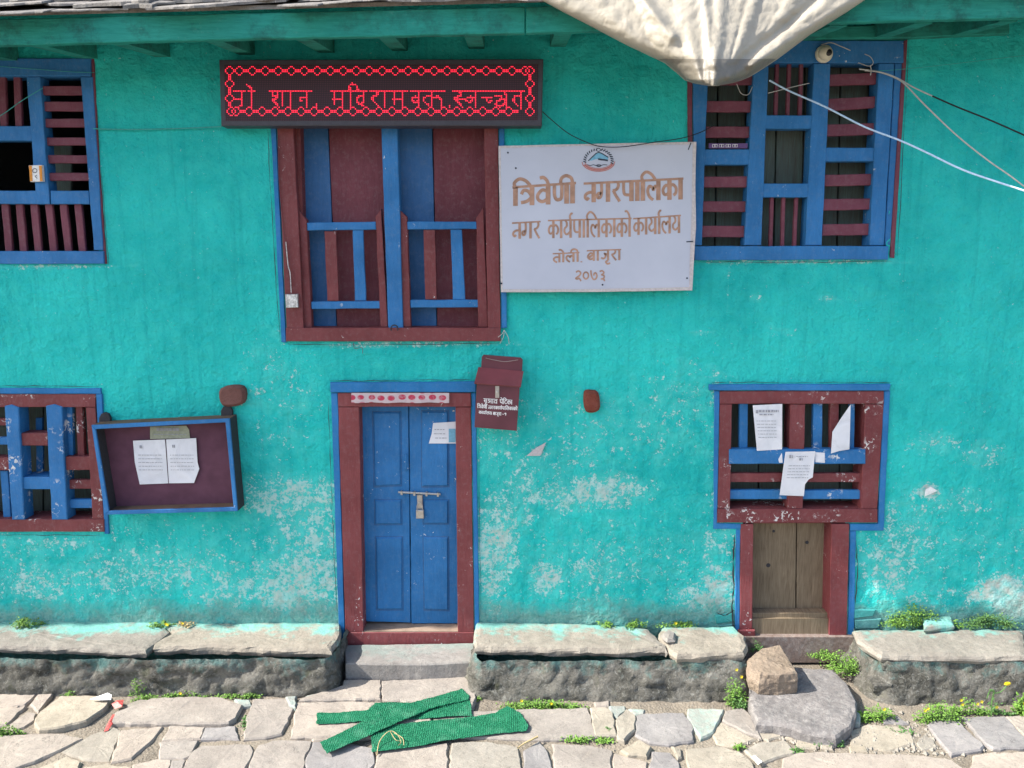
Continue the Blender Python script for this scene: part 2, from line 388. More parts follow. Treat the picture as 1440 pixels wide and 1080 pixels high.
def m_tarpmat(k=1.0, tr_=0.15, nm='cream_plastic_tarpaulin'):
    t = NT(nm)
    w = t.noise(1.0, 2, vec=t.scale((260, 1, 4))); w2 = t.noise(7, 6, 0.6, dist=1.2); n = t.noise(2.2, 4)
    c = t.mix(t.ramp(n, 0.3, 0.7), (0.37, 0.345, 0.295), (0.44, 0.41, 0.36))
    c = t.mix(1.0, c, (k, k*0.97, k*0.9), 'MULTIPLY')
    c = t.mix(t.ramp(w2, 0.55, 0.8, 0, 0.4), c, (0.28, 0.24, 0.175))
    n3 = t.noise(9, 5, 0.6, vec=t.scale((1, 1, 0.6)), dist=2.5)
    b = t.bump(n3, 0.35, 0.015); t.bump(t.noise(45, 5, 0.6, dist=1.0), 0.4, 0.004, b)
    t.done(c, 0.45, 0.4)
    tr = t.n('ShaderNodeBsdfTranslucent'); t.l(t.mix(0.0, c, c), tr.inputs['Color']); mx = t.n('ShaderNodeMixShader'); mx.inputs[0].default_value = tr_
    o = t.t.nodes['Material Output']; t.l(t.b.outputs[0], mx.inputs[1]); t.l(tr.outputs[0], mx.inputs[2]); t.l(mx.outputs[0], o.inputs[0])
    return t.m
m_tarp = m_tarpmat(); m_hem = m_tarpmat(0.42, 0.02, 'shade_painted_tarpaulin_hem')  # hem tone darkened to paint in shade where the doubled sheet blocks light
def m_bannermat():
    t = NT('printed_cloth_banner')
    m = t.scale((16, 1, 22), (0, 0, 0.25)); v = t.n('ShaderNodeTexVoronoi'); v.inputs['Scale'].default_value = 1; v.inputs['Randomness'].default_value = 0.15
    t.l(m, v.inputs['Vector'])
    c = t.mix(t.ramp(v.outputs['Distance'], 0.33, 0.42), (0.42, 0.05, 0.09), (0.50, 0.42, 0.43))
    c = t.mix(t.ramp(t.noise(40, 3), 0.5, 0.6, 0, 0.4), c, (0.45, 0.30, 0.33)); return t.done(c, 0.9, 0.1)
m_banner = m_bannermat()

# ------------------------------------------------------------------ ground sheet
gm = MB(); N = 90
def gx(i):            # finer near the house, reaching the horizon
    t = (i/N-0.5)*2; return math.copysign(abs(t)**3.2*240 + abs(t)*4, t)
for j in range(N+1):
    for i in range(N+1):
        x, y = gx(i), gx(j)-0.8
        z = -0.018 + 0.012*noise.noise(Vector((x*2.3, y*2.3, 1))) if abs(x) < 12 and abs(y) < 12 else -0.018
        gm.v.append(Vector((x, y, z)))
for j in range(N):
    for i in range(N):
        a = j*(N+1)+i; gm.f.append((a, a+1, a+N+2, a+N+1))
gm.build('ground', m_ground, kind='structure', smooth=True, origin=(0, 0, 0))

# ------------------------------------------------------------------ house wall with openings
house = empty('house', (0, 0, 0), 'turquoise painted house with blue and red carved windows, two doors and slate eaves', 'house')
OPEN = []      # outlines on the plane y=0 (x, z)
def opening(px): OPEN.append([(W(x, y).x, W(x, y).z) for x, y in px])
opening([(-165, 92), (122, 92), (140, 362), (-190, 362)])
opening([(393, 150), (698, 150), (702, 472), (404, 472)])
opening([(978, 66), (1264, 66), (1246, 356), (983, 356)])
opening([(-130, 560), (134, 560), (142, 738), (-135, 738)])
opening([(475, 556), (658, 556), (665, 930), (486, 930)])
opening([(1015, 556), (1240, 556), (1232, 728), (1190, 728), (1188, 940), (1046, 940), (1046, 728), (1012, 728)])
def inside(x, y, p):
    c = False; n = len(p); j = n-1
    for i in range(n):
        if (p[i][1] > y) != (p[j][1] > y) and x < (p[j][0]-p[i][0])*(y-p[i][1])/(p[j][1]-p[i][1])+p[i][0]: c = not c
        j = i
    return c
BLOBS = [  # photo x, y, radius x, radius y, strength of wear
 (845,690,60,22,1.0),(790,700,60,20,.75),(735,690,20,45,.7),(700,760,28,60,1.0),(690,800,20,60,.9),(770,815,26,22,1.0),(840,800,60,40,.55),
 (410,700,70,30,.9),(440,760,60,50,.75),(430,820,70,40,1.0),(330,830,60,30,.7),(150,815,90,25,.6),(50,820,60,25,.7),(60,765,60,10,.6),(395,840,30,20,1.1),
 (1015,760,28,25,.6),(1010,830,26,35,1.05),(985,840,40,22,.9),(960,560,60,40,.35),(880,600,150,40,.3),(1063,420,7,5,.5),(985,468,16,2.5,.7),(1165,420,12,4,.75),
 (1080,462,30,3,.4),(1100,470,20,3,.4),(1305,690,18,10,1.3),(1310,622,30,14,.5),(1385,640,30,16,.45),(1250,800,35,45,.8),(1270,770,50,60,.6),(1350,705,50,14,.45),
 (1300,840,60,16,.5),(1410,830,30,20,1.7),(1435,845,40,22,1.7),(1370,838,14,9,1.3),(1262,770,14,50,.4),(520,485,60,4,.8),(700,640,30,20,.4),(790,640,80,40,.35),
 (395,560,40,80,.25),(1010,710,20,100,.35),(700,610,40,60,.4),(1025,400,2,40,.3),(230,800,120,30,.6),(600,484,120,4,.7),(1120,368,120,4,.8),(60,375,90,3,.8),(1100,690,1,1,0)]
blobs = []
for bx, by, rx, ry, s_ in BLOBS:
    c_ = W(bx, by); e1 = W(bx+rx, by); e2 = W(bx, by-ry); blobs.append((c_.x, c_.z, abs(e1.x-c_.x)*1.5, abs(e2.z-c_.z)*1.5, s_))
X0, X1, Z0, Z1, ST = -4.6, 4.6, -0.05, 4.35, 0.02
nx, nz = int((X1-X0)/ST), int((Z1-Z0)/ST)
wm = MB(); wear = []; foot = []
for j in range(nz+1):
    for i in range(nx+1):
        x, z = X0+i*ST, Z0+j*ST
        y = 0.010*noise.noise(Vector((x*1.1, 3, z*1.1))) + 0.006*noise.noise(Vector((x*4, 9, z*4))) + 0.0045*noise.noise(Vector((x*12, 1, z*12))) + 0.003*noise.noise(Vector((x*24, 5, z*24)))
        if z < 0.5: y -= 0.012*(0.5-z) + max(0, 0.5-z)*0.02*noise.noise(Vector((x*9, 4, z*9)))
        if z > 0.36:
            k = min(1, (z-0.36)*3)*0
        wm.v.append(Vector((x, y, z)))
        w_ = 0.30*max(0, 1-abs(z-0.72)/0.62) + 0.12*max(0, min(1, (1.9-z)))
        for cx, cz, ax, az, s_ in blobs:
            q = ((x-cx)/ax)**2+((z-cz)/az)**2
            if q < 1: w_ = max(w_, 0.25+s_*(1-q)*0.62) if s_ else w_
        wear.append(w_); foot.append(max(0, min(1.15, (0.50-z)/0.17 + 0.25*noise.noise(Vector((x*2, 0, 7))))))
for j in range(nz):
    for i in range(nx):
        cx, cz = X0+(i+.5)*ST, Z0+(j+.5)*ST
        if any(inside(cx, cz, p) for p in OPEN): continue
        a = j*(nx+1)+i; wm.f.append((a, a+1, a+nx+2, a+nx+1))
wall = wm.build('wall', m_wall, house, smooth=True, origin=(0, 0, 0))
for nm, dat in (('wear', wear), ('foot', foot)):
    at = wall.data.attributes.new(nm, 'FLOAT', 'POINT'); at.data.foreach_set('value', dat)
w2 = MB(); nx2, nz2 = 60, 73
for j in range(nz2+1):
    for i in range(nx2+1):
        x, z = -8.6+i*(4.0/nx2), -0.05+j*(4.4/nz2)
        w2.v.append(Vector((x, 0.010*noise.noise(Vector((x*1.1, 3, z*1.1))) + (0.006*noise.noise(Vector((x*4, 9, z*4)))), z)))
for j in range(nz2):
    for i in range(nx2): a = j*(nx2+1)+i; w2.f.append((a, a+1, a+nx2+2, a+nx2+1))
w2.build('wall', m_wall, house, smooth=True, origin=(0, 0, 0))
# body of the house behind the plaster: thick side walls, upper floor, back wall
rb = MB()
rb.box((-4.6, 0.05, -0.05), (-4.3, 4.0, 4.3)); rb.box((-8.6, 0.05, -0.05), (-8.3, 4.0, 4.3)); rb.box((-8.29, 3.7, -0.05), (-4.61, 4.0, 4.3)); rb.box((4.3, 0.05, -0.05), (4.6, 4.0, 4.5)); rb.box((-4.29, 3.7, -0.05), (4.29, 4.0, 4.5))
rb.box((-4.29, 0.06, 1.86), (4.29, 3.69, 1.97)); rb.box((-4.29, 0.06, 4.2), (4.29, 3.69, 4.3))
rb.box((-2.05, 0.06, 0), (-1.95, 3.69, 1.85)); rb.box((0.5, 0.06, 0), (0.6, 3.69, 1.85))
rb.build('inner_wall', m_dark, house)
fl = MB().box((-4.29, 0.30, -0.04), (4.29, 3.69, 0.05)); fl.build('floor', m_dark, house)

# ------------------------------------------------------------------ windows and doors
def wpiece(name, mat, parent, px, Y, depth, bev=0.003, label=None):
    return MB().wallp(px, Y, depth, bev).build(name, mat, parent, label)
def wrect(name, mat, parent, x0, y0, x1, y1, Y, depth, bev=0.003, lean=0.0, label=None):
    return wpiece(name, mat, parent, [(x0, y0), (x1, y0), (x1+lean, y1), (x0+lean, y1)], Y, depth, bev, label)

# --- central upper window with painted boards behind a low balustrade
f = MB()
f.wallp([(388,150),(411,150),(427,462),(403,462)], -0.022, 0.13)
f.wallp([(680,150),(700,150),(704,462),(686,462)], -0.022, 0.13)
f.rect(402, 461, 704, 480, -0.027, 0.14, wob=0.001); f.rect(412, 140, 679, 165, -0.019, 0.12)
cw = f.build('window', m_red, house)
wpiece('trim', m_bluetrim, cw, [(379,150),(386.5,150),(402,482),(395.5,481)], -0.016, 0.05)
wpiece('trim', m_bluetrim, cw, [(701,150),(709,150),(713,461),(705,462)], -0.016, 0.05)
wpiece('inner_jamb', m_red, cw, [(411,150),(421,150),(430,461),(427,461)], 0.03, 0.08)
for mt, q in ((m_blueboard, [(414,140),(459.5,140),(473.5,470),(424,470)]), (m_redboard, [(460.5,140),(546,140),(556,470),(474.5,470)]),
              (m_blueboard, [(547,140),(606.5,140),(614,470),(557,470)]), (m_redboard, [(607.8,140),(684,140),(690,470),(615.2,470)])):
    wpiece('shutter_board', mt, cw, q, random.uniform(0.105, 0.115), 0.03, 0.003)
wpiece('mullion', m_blue, cw, [(535,150),(558,150),(567,462),(546,462)], -0.012, 0.09, 0.004)
for q in ([(420.3,295),(430.7,309.5),(438.6,460.5),(427.6,460.5)], [(536,293.7),(528,304.7),(535.2,460),(545.6,460)],
          [(560.3,293.7),(572,304.7),(577.7,460),(567,460)], [(680,291.5),(669.6,306.3),(672.7,460),(686,460)]):
    wpiece('balustrade_post', m_red, cw, q, 0.004, 0.05)
for q in ([(431.5,313.2),(528.5,311.7),(528.8,322.7),(432,324.3)], [(571.3,311.7),(670,311.7),(670.5,322),(572,322.7)],
          [(437.5,424.3),(534,423.7),(534.3,433.8),(438,434.7)], [(576.7,421.8),(672.5,421.8),(673,432.2),(577.3,432.8)]):
    wpiece('rail', m_blue, cw, q, 0.009, 0.035)
for mt, q in ((m_red, [(456,325),(472.3,325),(476.4,423.5),(460.3,423.5)]), (m_blue, [(495.9,323),(510.7,323),(514.7,423),(499,423)]),
              (m_red, [(595.3,323),(611.7,323),(614.2,421.5),(598.1,421.5)]), (m_blue, [(633.7,322.5),(649.4,322.5),(654.1,421.5),(636.8,421.5)])):
    wpiece('slat', mt, cw, q, 0.018, 0.02)
hk = MB(); c_ = W(555, 462, -0.03)
hk.tube([c_ + Vector((0.022*math.cos(a), -0.012, 0.022*math.sin(a))) for a in [R(k) for k in range(-30, 215, 20)]], 0.004)
hk.build('ring_hook', m_noticeside, cw, smooth=True)

# --- right upper window: blue lattice frame with maroon slats
f = MB()
f.rect(974, 57, 1271, 88, -0.020, 0.12, wob=0.0012); f.wallp([(976,346),(1250,346),(1249,365),(977,366)], -0.022, 0.12)
f.wallp([(974,89),(996,89),(987,345),(977,345)], -0.014, 0.11); f.wallp([(1236,89),(1258,89),(1243,345),(1223,345)], -0.014, 0.11)
f.wallp([(1259,89),(1271,89),(1252,345),(1244,345)], -0.002, 0.09)
f.wallp([(1060,89),(1081,89),(1070.6,345),(1047,345)], -0.010, 0.09); f.wallp([(1145,89),(1168,89),(1155.6,345),(1132.6,345)], -0.010, 0.09)
f.wallp([(1077,162),(1144,162),(1143,181),(1076,181)], -0.006, 0.07); f.wallp([(1073,258),(1138,258),(1137,277.5),(1072,277.5)], -0.006, 0.07)
f.wallp([(990,210),(1056,210),(1055,231.5),(990,231.5)], -0.006, 0.07); f.wallp([(1161,207.5),(1231,207.5),(1230,227),(1160,227)], -0.006, 0.07)
rw = f.build('window', m_blue, house)
wpiece('trim', m_slat, rw, [(1271.5,57),(1276.5,55),(1258,363),(1252,362)], -0.012, 0.05)
wpiece('trim', m_slat, rw, [(966.5,57),(973.5,57),(974,230),(968,230)], -0.012, 0.05)
for y0, y1 in ((103,119),(141.7,157.6),(177.7,193.6)):
    wrect('slat', m_slat, rw, 993, y0, 1060, y1, 0.012, 0.022, lean=-1)
for y0, y1 in ((248,263.3),(282.8,298),(317.4,333.6)):
    wrect('slat', m_slat, rw, 985, y0, 1053, y1, 0.012, 0.022, lean=-1)
for q in ([(1166,104.5),(1238,101.5),(1237,118),(1166,120.5)], [(1164,139),(1235,135),(1234,151),(1163,156)], [(1162,175),(1232,173),(1231,189),(1161,191.5)],
          [(1159,245.5),(1229,244.5),(1228,260.5),(1158,262)], [(1158,279.5),(1227,279),(1226,294.5),(1157,296)], [(1157,315.5),(1225,314.5),(1224,330.5),(1156,331.5)]):
    wpiece('slat', m_slat, rw, q, 0.012, 0.022)
for a, b in ((1093.5, 1091), (1110.5, 1108), (1127.5, 1125)):
    wpiece('bar', m_slat, rw, [(a-2.6,86),(a+2.6,86),(b+2.6,164),(b-2.6,164)], 0.02, 0.02)
for a, b in ((1086, 1084), (1102.5, 1100.5), (1120.5, 1117.5)):
    wpiece('bar', m_slat, rw, [(a-2.6,275),(a+2.6,275),(b+2.6,348),(b-2.6,348)], 0.02, 0.02)
for x0, x1 in ((972,1010),(1012,1050),(1052,1093),(1095,1132),(1134,1182),(1184,1222),(1224,1268)):
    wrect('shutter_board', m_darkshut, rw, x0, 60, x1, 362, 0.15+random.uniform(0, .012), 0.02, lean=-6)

# --- left upper window (cut by the picture edge, built whole)
f = MB()
f.rect(-175, 82, 127, 107, -0.020, 0.12, wob=0.0012); f.wallp([(-182,353),(145,353),(146,371),(-182,372)], -0.022, 0.12)
f.wallp([(113,108),(130,108),(145,352),(131.9,352)], -0.014, 0.11)
f.wallp([(-175,108),(-158,108),(-166,352),(-182,352)], -0.014, 0.11)
f.wallp([(37,108),(56,108),(69.6,287),(51,287)], -0.010, 0.09); f.wallp([(-78,108),(-59,108),(-60,287),(-80,287)], -0.010, 0.09)
f.wallp([(53,268),(125,268),(126,287),(69.8,287)] if False else [(70.5,268),(125,268),(126,287),(71.5,287)], -0.006, 0.07)
f.wallp([(-59,268),(51,268),(51.5,287),(-59,287)], -0.006, 0.07); f.wallp([(-160,268),(-80,268),(-80,287),(-161,287)], -0.006, 0.07)
f.wallp([(-58,177),(43.5,177),(45,198),(-58,198)], -0.006, 0.07)
lw = f.build('window', m_blue, house)
wpiece('trim', m_slat, lw, [(127.5,80),(131.5,80),(139,226),(150,371),(145.6,371),(135,226)], -0.008, 0.05)
for y0, y1, a, b in ((120.7,133.5,56,116),(143,156.3,58,118),(166.7,179,60,120),(193.3,204.3,62,122),(218,229.5,65,124),(243,254,67,126)):
    wrect('slat', m_slat, lw, a, y0, b, y1, 0.012, 0.022, lean=1); wrect('slat', m_slat, lw, -162, y0, -74, y1, 0.012, 0.022)
for a, b in ((23,26),(2,5),(-20,-18),(-42,-41)):
    wpiece('bar', m_slat, lw, [(a-5,104),(a+5,104),(b+4.5,180),(b-4.5,180)], 0.015, 0.02)
for a, b in ((6,12.5),(26.3,32.8),(46.7,53.8),(67.4,75.3),(88.2,96),(108.5,116),(-14,-9),(-35,-31),(-56,-53),(-77,-75),(-98,-97),(-119,-119),(-140,-141)):
    wpiece('bar', m_slat, lw, [(a-5,284),(a+5,284),(b+5,356),(b-5,356)], 0.015, 0.02)
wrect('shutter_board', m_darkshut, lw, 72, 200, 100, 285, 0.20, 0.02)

# --- left lower window
f = MB()
f.rect(-128, 554.5, 134, 572.5, -0.018, 0.16, wob=0.001); f.wallp([(-132,730.5),(146,730.5),(146.5,748),(-132,748)], -0.020, 0.17)
f.wallp([(120.5,573),(134,573),(146,730),(130,730)], -0.014, 0.15); f.wallp([(-128,573),(-112,573),(-114,730),(-132,730)], -0.014, 0.15)
ll = f.build('window', m_redc, house)
wpiece('trim', m_bluetrim, ll, [(-135,546),(141,546),(142,554),(-135,554)], -0.013, 0.05)
wpiece('trim', m_bluetrim, ll, [(134.5,554.5),(143,554.5),(153,751),(146.8,751)], -0.013, 0.05)
for q in ([(6,571),(16,569),(26,573),(34,731),(16.5,731)], [(64,571),(76,568.5),(87,572),(94.5,731),(72.5,731)], [(-50,571),(-38,569),(-28,572),(-30,731),(-50,731)]):
    wpiece('mullion', m_bluec, ll, q, -0.024, 0.10, 0.005)
wrect('block', m_redc, ll, 25, 609, 67, 627, -0.008, 0.09, lean=0.5, bev=.005); wrect('cross_rail', m_bluec, ll, 28.5, 671, 72, 688, -0.012, 0.13)
wrect('block', m_redc, ll, -30, 609, 9, 627, -0.008, 0.09, bev=.005) if False else None
wrect('slat', m_bluec, ll, 90.5, 570, 101, 644, 0.03, 0.03, lean=1.7); wrect('slat', m_redc, ll, 106, 570, 115.5, 644, 0.03, 0.03, lean=3.3)
wrect('cross_rail', m_redc, ll, 86, 642, 128.5, 661, -0.006, 0.08); wrect('slat', m_redc, ll, 91, 675, 131, 687.5, 0.02, 0.03); wrect('slat', m_bluec, ll, 92, 702.5, 133, 714.5, 0.02, 0.03)
wrect('slat', m_redc, ll, -30, 588.5, 10, 598.5, 0.02, 0.03); wrect('slat', m_bluec, ll, -30, 615, 11, 625.5, 0.02, 0.03)
wrect('cross_rail', m_redc, ll, -29, 643.5, 13.5, 661.5, -0.006, 0.08); wrect('slat', m_bluec, ll, 0, 662, 10.5, 733, 0.03, 0.03, lean=5); wrect('slat', m_bluec, ll, -22, 662, -12, 733, 0.03, 0.03, lean=3)
wrect('slat', m_bluec, ll, 50, 588, 59, 668, 0.13, 0.02, lean=1)
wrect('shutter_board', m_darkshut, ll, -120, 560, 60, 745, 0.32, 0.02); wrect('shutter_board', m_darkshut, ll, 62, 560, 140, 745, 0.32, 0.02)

# --- main door
f = MB()
f.wallp([(475,552.5),(662,552.5),(662.5,572),(475.5,572)], -0.018, 0.17, wob=0.001)
f.wallp([(475.5,572.5),(505,572.5),(511,889),(485.7,889)], -0.014, 0.16); f.wallp([(640.6,572.5),(662.3,572.5),(666.5,889),(643.8,889)], -0.014, 0.16)
f.wallp([(487,889.5),(666.5,889.5),(667,911),(488,911)], -0.018, 0.17, wob=0.001)
door = f.build('door', m_redd, house)
wpiece('lintel', m_bluetrim, door, [(464,538),(669,537),(669.5,551.5),(464.5,552)], -0.026, 0.06, 0.004)
wpiece('trim', m_bluetrim, door, [(465.3,552.5),(474.6,552.5),(485,903),(477,900)], -0.012, 0.05)
wpiece('trim', m_bluetrim, door, [(663,552.5),(669,552.5),(674,886),(667.5,889)], -0.012, 0.05)
a_, b_ = W(508, 889, -0.016), W(648, 889, -0.016)
MB().box((a_.x, -0.012, a_.z-0.04), (b_.x, 0.13, a_.z+0.004)).build('threshold', m_sillwood, door)
LY = 0.085
def leaf(px, panels):
    l_ = MB().wallp(px, LY, 0.035, 0.004).build('door_leaf', m_blue, door)
    for q in panels:
        MB().wallp(q, LY-0.0015, 0.004, 0.0015, 0).build('panel_groove', m_blueboard, door)
        cx = sum(p[0] for p in q)/4; cy = sum(p[1] for p in q)/4
        inn = [(cx+(x-cx)*0.93, cy+(y-cy)*(0.93 if abs(y-cy) < 25 else 0.97)) for x, y in q]
        MB().wallp(inn, LY-0.010, 0.010, 0.009, 0).build('panel', m_blue, door)
leaf([(506,571),(574.2,571),(577.4,876),(511,874)], [[(522.8,578),(564.5,578),(565.5,684),(525,686)], [(525.6,702),(565.6,702),(566,738.6),(526,739)], [(526.8,754),(567,754),(567.5,859),(528.5,859)]])
leaf([(575.4,571),(643,571),(646,877),(578.6,877)], [[(591.6,577),(631.6,577),(632,685.5),(592,686)], [(594,702),(631.6,702),(631.6,738),(594,738)], [(594,754),(631.6,754),(632,860),(595.5,859)]])
bt = MB().tube([W(560, 692, LY-0.02), W(619.5, 695, LY-0.02)], 0.007)
for x in (565, 583, 600, 616):
    p = W(x, 692.3+(x-560)*0.05, LY-0.014); bt.box((p.x-0.006, LY-0.03, p.z-0.012), (p.x+0.006, LY+0.001, p.z+0.012))
bt.build('bolt', m_steel, door)
MB().wallp([(586,696),(594,696),(594.5,716),(587,716)], LY-0.018, 0.006).build('hasp', m_steel, door)
MB().tube(cat_rom([W(571,639,LY-0.005), W(571,641,LY-0.03), W(571.3,659,LY-0.03), W(571.3,661,LY-0.005)], 4), 0.005).build('pull_handle', m_blue, door)
pk = empty('padlock', W(590, 730, LY-0.03), 'small steel padlock hanging from the bolt of the blue double door', 'padlock')
b = MB().wallp([(584.7,717.7),(595.7,717.7),(596,729.5),(585,729.5)], LY-0.042, 0.018, 0.003); b.build('body', m_steel, pk)
MB().tube(cat_rom([W(586.7,718,LY-0.033), W(586.5,711,LY-0.033), W(590.2,706.5,LY-0.033), W(594,711,LY-0.033), W(594,718,LY-0.033)], 5), 0.0028).build('shackle', m_steel, pk, smooth=True)

# --- small window over the low wooden door, right
f = MB()
f.rect(1012.5, 550, 1243, 568, -0.018, 0.15, wob=0.001); f.wallp([(1009,716),(1234,716),(1234.5,735),(1009,735)], -0.020, 0.17, wob=0.001)
f.wallp([(1012.5,568.5),(1029.6,568.5),(1026.5,715.5),(1009.5,715.5)], -0.014, 0.14); f.wallp([(1217,568.5),(1243,568.5),(1233.8,715.5),(1211,715.5)], -0.014, 0.14)
f.wallp([(1111.5,568.5),(1132.6,568.5),(1128.9,715.5),(1107.8,715.5)], -0.010, 0.10)
sw = f.build('window', m_redc, house)
wpiece('trim', m_bluetrim, sw, [(997.4,541),(1253,540.4),(1251,549.5),(997.4,549)], -0.026, 0.06, 0.004)
wpiece('trim', m_bluetrim, sw, [(1004.8,549.5),(1012,549.5),(1008.7,736),(1042,737),(1042,744),(1003.5,744)], -0.013, 0.05)
wpiece('trim', m_bluetrim, sw, [(1243.5,549.8),(1252,549.8),(1243,746.5),(1195.5,746.5),(1195.5,737),(1234.8,737)], -0.013, 0.05)
wrect('rail', m_bluec, sw, 1025.5, 632, 1217.5, 652.6, -0.024, 0.055, bev=0.005)
for x0, x1 in ((1024, 1113), (1127, 1216)):
    wrect('slat', m_redc, sw, x0, 665.5, x1, 678, 0.015, 0.03); wrect('slat', m_bluec, sw, x0-.5, 689.6, x1-2, 702, 0.015, 0.03)
for mt, x0, x1 in ((m_bluec,1040,1052),(m_bluec,1143.7,1156.7),(m_redc,1167.8,1180),(m_bluec,1195.6,1202),(m_bluec,1088,1097)):
    wrect('slat', mt, sw, x0, 565, x1, 636, 0.02, 0.03, lean=-0.5)
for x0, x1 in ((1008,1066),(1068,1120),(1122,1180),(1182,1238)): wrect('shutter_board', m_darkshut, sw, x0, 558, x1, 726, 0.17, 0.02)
f = MB()
f.wallp([(1041.5,737),(1059.6,737),(1058,884),(1040.5,886)], -0.012, 0.15); f.wallp([(1169.6,737),(1194.6,737),(1190.5,898),(1166,896)], -0.016, 0.14)
f.rect(1043, 728, 1193, 736, 0.03, 0.08); ld = f.build('door', m_redd, house)
wpiece('trim', m_bluetrim, ld, [(1035,744.5),(1041,744.5),(1040,887),(1034,887)], -0.010, 0.05); wpiece('trim', m_bluetrim, ld, [(1195.6,747),(1204,747),(1201,902),(1192.5,901)], -0.010, 0.05)
wpiece('plank', m_oldwood, ld, [(1052,730),(1119.6,730),(1118.5,868),(1050,868)], 0.10, 0.03); wpiece('plank', m_oldwood, ld, [(1121,730),(1176,730),(1172,868),(1119.8,868)], 0.106, 0.03)
kn = MB()
for x, y, r in ((1080.5,795,3.4),(1135,763,2.6),(1088,747,2.2)):
    p = W(x, y, 0.0985); kn.lathe((p.x, 0.102, p.z), [(r*0.0045, 0), (r*0.0043, 0.003), (r*0.0025, 0.0035)], n=10)
kn.build('knot', m_noticeside, ld)
a_, b_ = W(1057.5, 870, 0.0), W(1167, 894, 0.0)
MB().box((a_.x, 0.0, b_.z), (b_.x, 0.095, a_.z)).build('threshold', m_oldwood, ld)
wpiece('threshold', m_oldwood, ld, [(1058,862),(1166.5,862),(1166.5,870),(1058,870)], 0.02, 0.07)
wpiece('post_base', m_redd, ld, [(1039,886.5),(1062,886.5),(1063,895),(1039,896)], -0.03, 0.1, 0.006)
a_, b_ = W(1042, 894.5, -0.03), W(1196, 930, -0.03)
MB().box((a_.x, -0.045, b_.z), (b_.x, 0.094, a_.z)).build('sill_block', m_stone('reddish_mud_sill', (0.20, 0.13, 0.10), (0.27, 0.18, 0.14)), ld)

# --- ends of floor beams poking out of the wall
for pts, lab in (([(309,547),(340,544),(341,568),(312,571)], 'dark red beam end with broken top sticking out of the wall above the notice board'),
            ([(822,553),(832,550),(842,554),(843,577),(824,579)], 'reddish rounded beam end sticking out of the wall right of the letter box')):
    cpx = [Vector((x, y, 0)) for x, y in pts]; cpx = cat_rom(cpx[-1:]+cpx+cpx[:2], 4)[4:-5]; MB().wallp([(q.x, q.y) for q in cpx], -0.055, 0.12, 0.016, 0.0015).build('beam_end', m_brick, house, lab)

# ------------------------------------------------------------------ eaves: fascia, rafters, slates
FY = -0.55
def fas_b(x): return 64 - 0.0274*x
fpts = [(-250, fas_b(-250)), (300, 55.5), (760, 46), (1200, 31), (1700, fas_b(1700)), (1700, fas_b(1700)-38), (1200, -8), (760, 9), (300, 19.5), (-250, fas_b(-250)-38)]
MB().wallp([(-1400, fas_b(-1400)), (-250, fas_b(-250)), (300, 55.5), (738, 46.5), (738, 9.6), (300, 19.5), (-250, fas_b(-250)-38), (-1400, fas_b(-1400)-38)], FY, 0.04, 0.004, 0.002).build('fascia', m_tealwood, house)
MB().wallp([(740,46.5),(1200,31),(1700,fas_b(1700)),(1700,fas_b(1700)-38),(1200,-8),(740,9.6)], FY-0.004, 0.04, 0.004, 0.002).build('fascia', m_tealwood, house)
def fz(x, dy=0):   # height of the fascia's lower edge at world x
    px = 720 + x*FPX/(CAM_D+FY)*1.0
    return W(px, fas_b(px)-1.5 + dy, FY).z
x = -4.3
while x < 4.4:
    z = fz(x)
    r_ = MB(); w_ = 0.045
    z0 = z + 0.005; s_ = 0.10
    r_.add([(x-w_, FY+0.045, z0-0.012), (x+w_, FY+0.045, z0-0.012), (x+w_, 0.03, z0+s_*0.5), (x-w_, 0.03, z0+s_*0.5),
            (x-w_, FY+0.045, z0+0.10), (x+w_, FY+0.045, z0+0.10), (x+w_, 0.03, z0+0.16), (x-w_, 0.03, z0+0.16)],
           [(0,3,2,1),(4,5,6,7),(0,1,5,4),(1,2,6,5),(2,3,7,6),(3,0,4,7)])
    r_.build('rafter', m_tealwood, house); x += 0.46 + random.uniform(-0.04, 0.04)
# wall plate above the right window
MB().wallp([(1120,40),(1420,26),(1420,47),(1268,53),(1120,55)], -0.05, 0.05, 0.004, 0.002).build('wall_plate', m_tealwood, house)
SLP = math.tan(R(24))
rt = MB()
za, zb = fz(-4.5, -38), fz(4.5, -38)
def roofz(x, y): return za + (zb-za)*(x+4.5)/9.0 + (y-FY)*SLP + 0.02
rt.add([(-8.8, FY-0.02, roofz(-8.8, FY-0.02)-0.015), (4.7, FY-0.02, roofz(4.7, FY-0.02)-0.015), (4.7, 2.3, roofz(4.7, 2.3)), (-8.8, 2.3, roofz(-8.8, 2.3)),
        (-8.8, FY-0.02, roofz(-8.8, FY-0.02)+0.005), (4.7, FY-0.02, roofz(4.7, FY-0.02)+0.005), (4.7, 2.3, roofz(4.7, 2.3)+0.02), (-8.8, 2.3, roofz(-8.8, 2.3)+0.02)],
       [(0,3,2,1),(4,5,6,7),(0,1,5,4),(1,2,6,5),(2,3,7,6),(3,0,4,7)])
roof = rt.build('roof', m_slate, house)
cnt = 0; extra = MB()
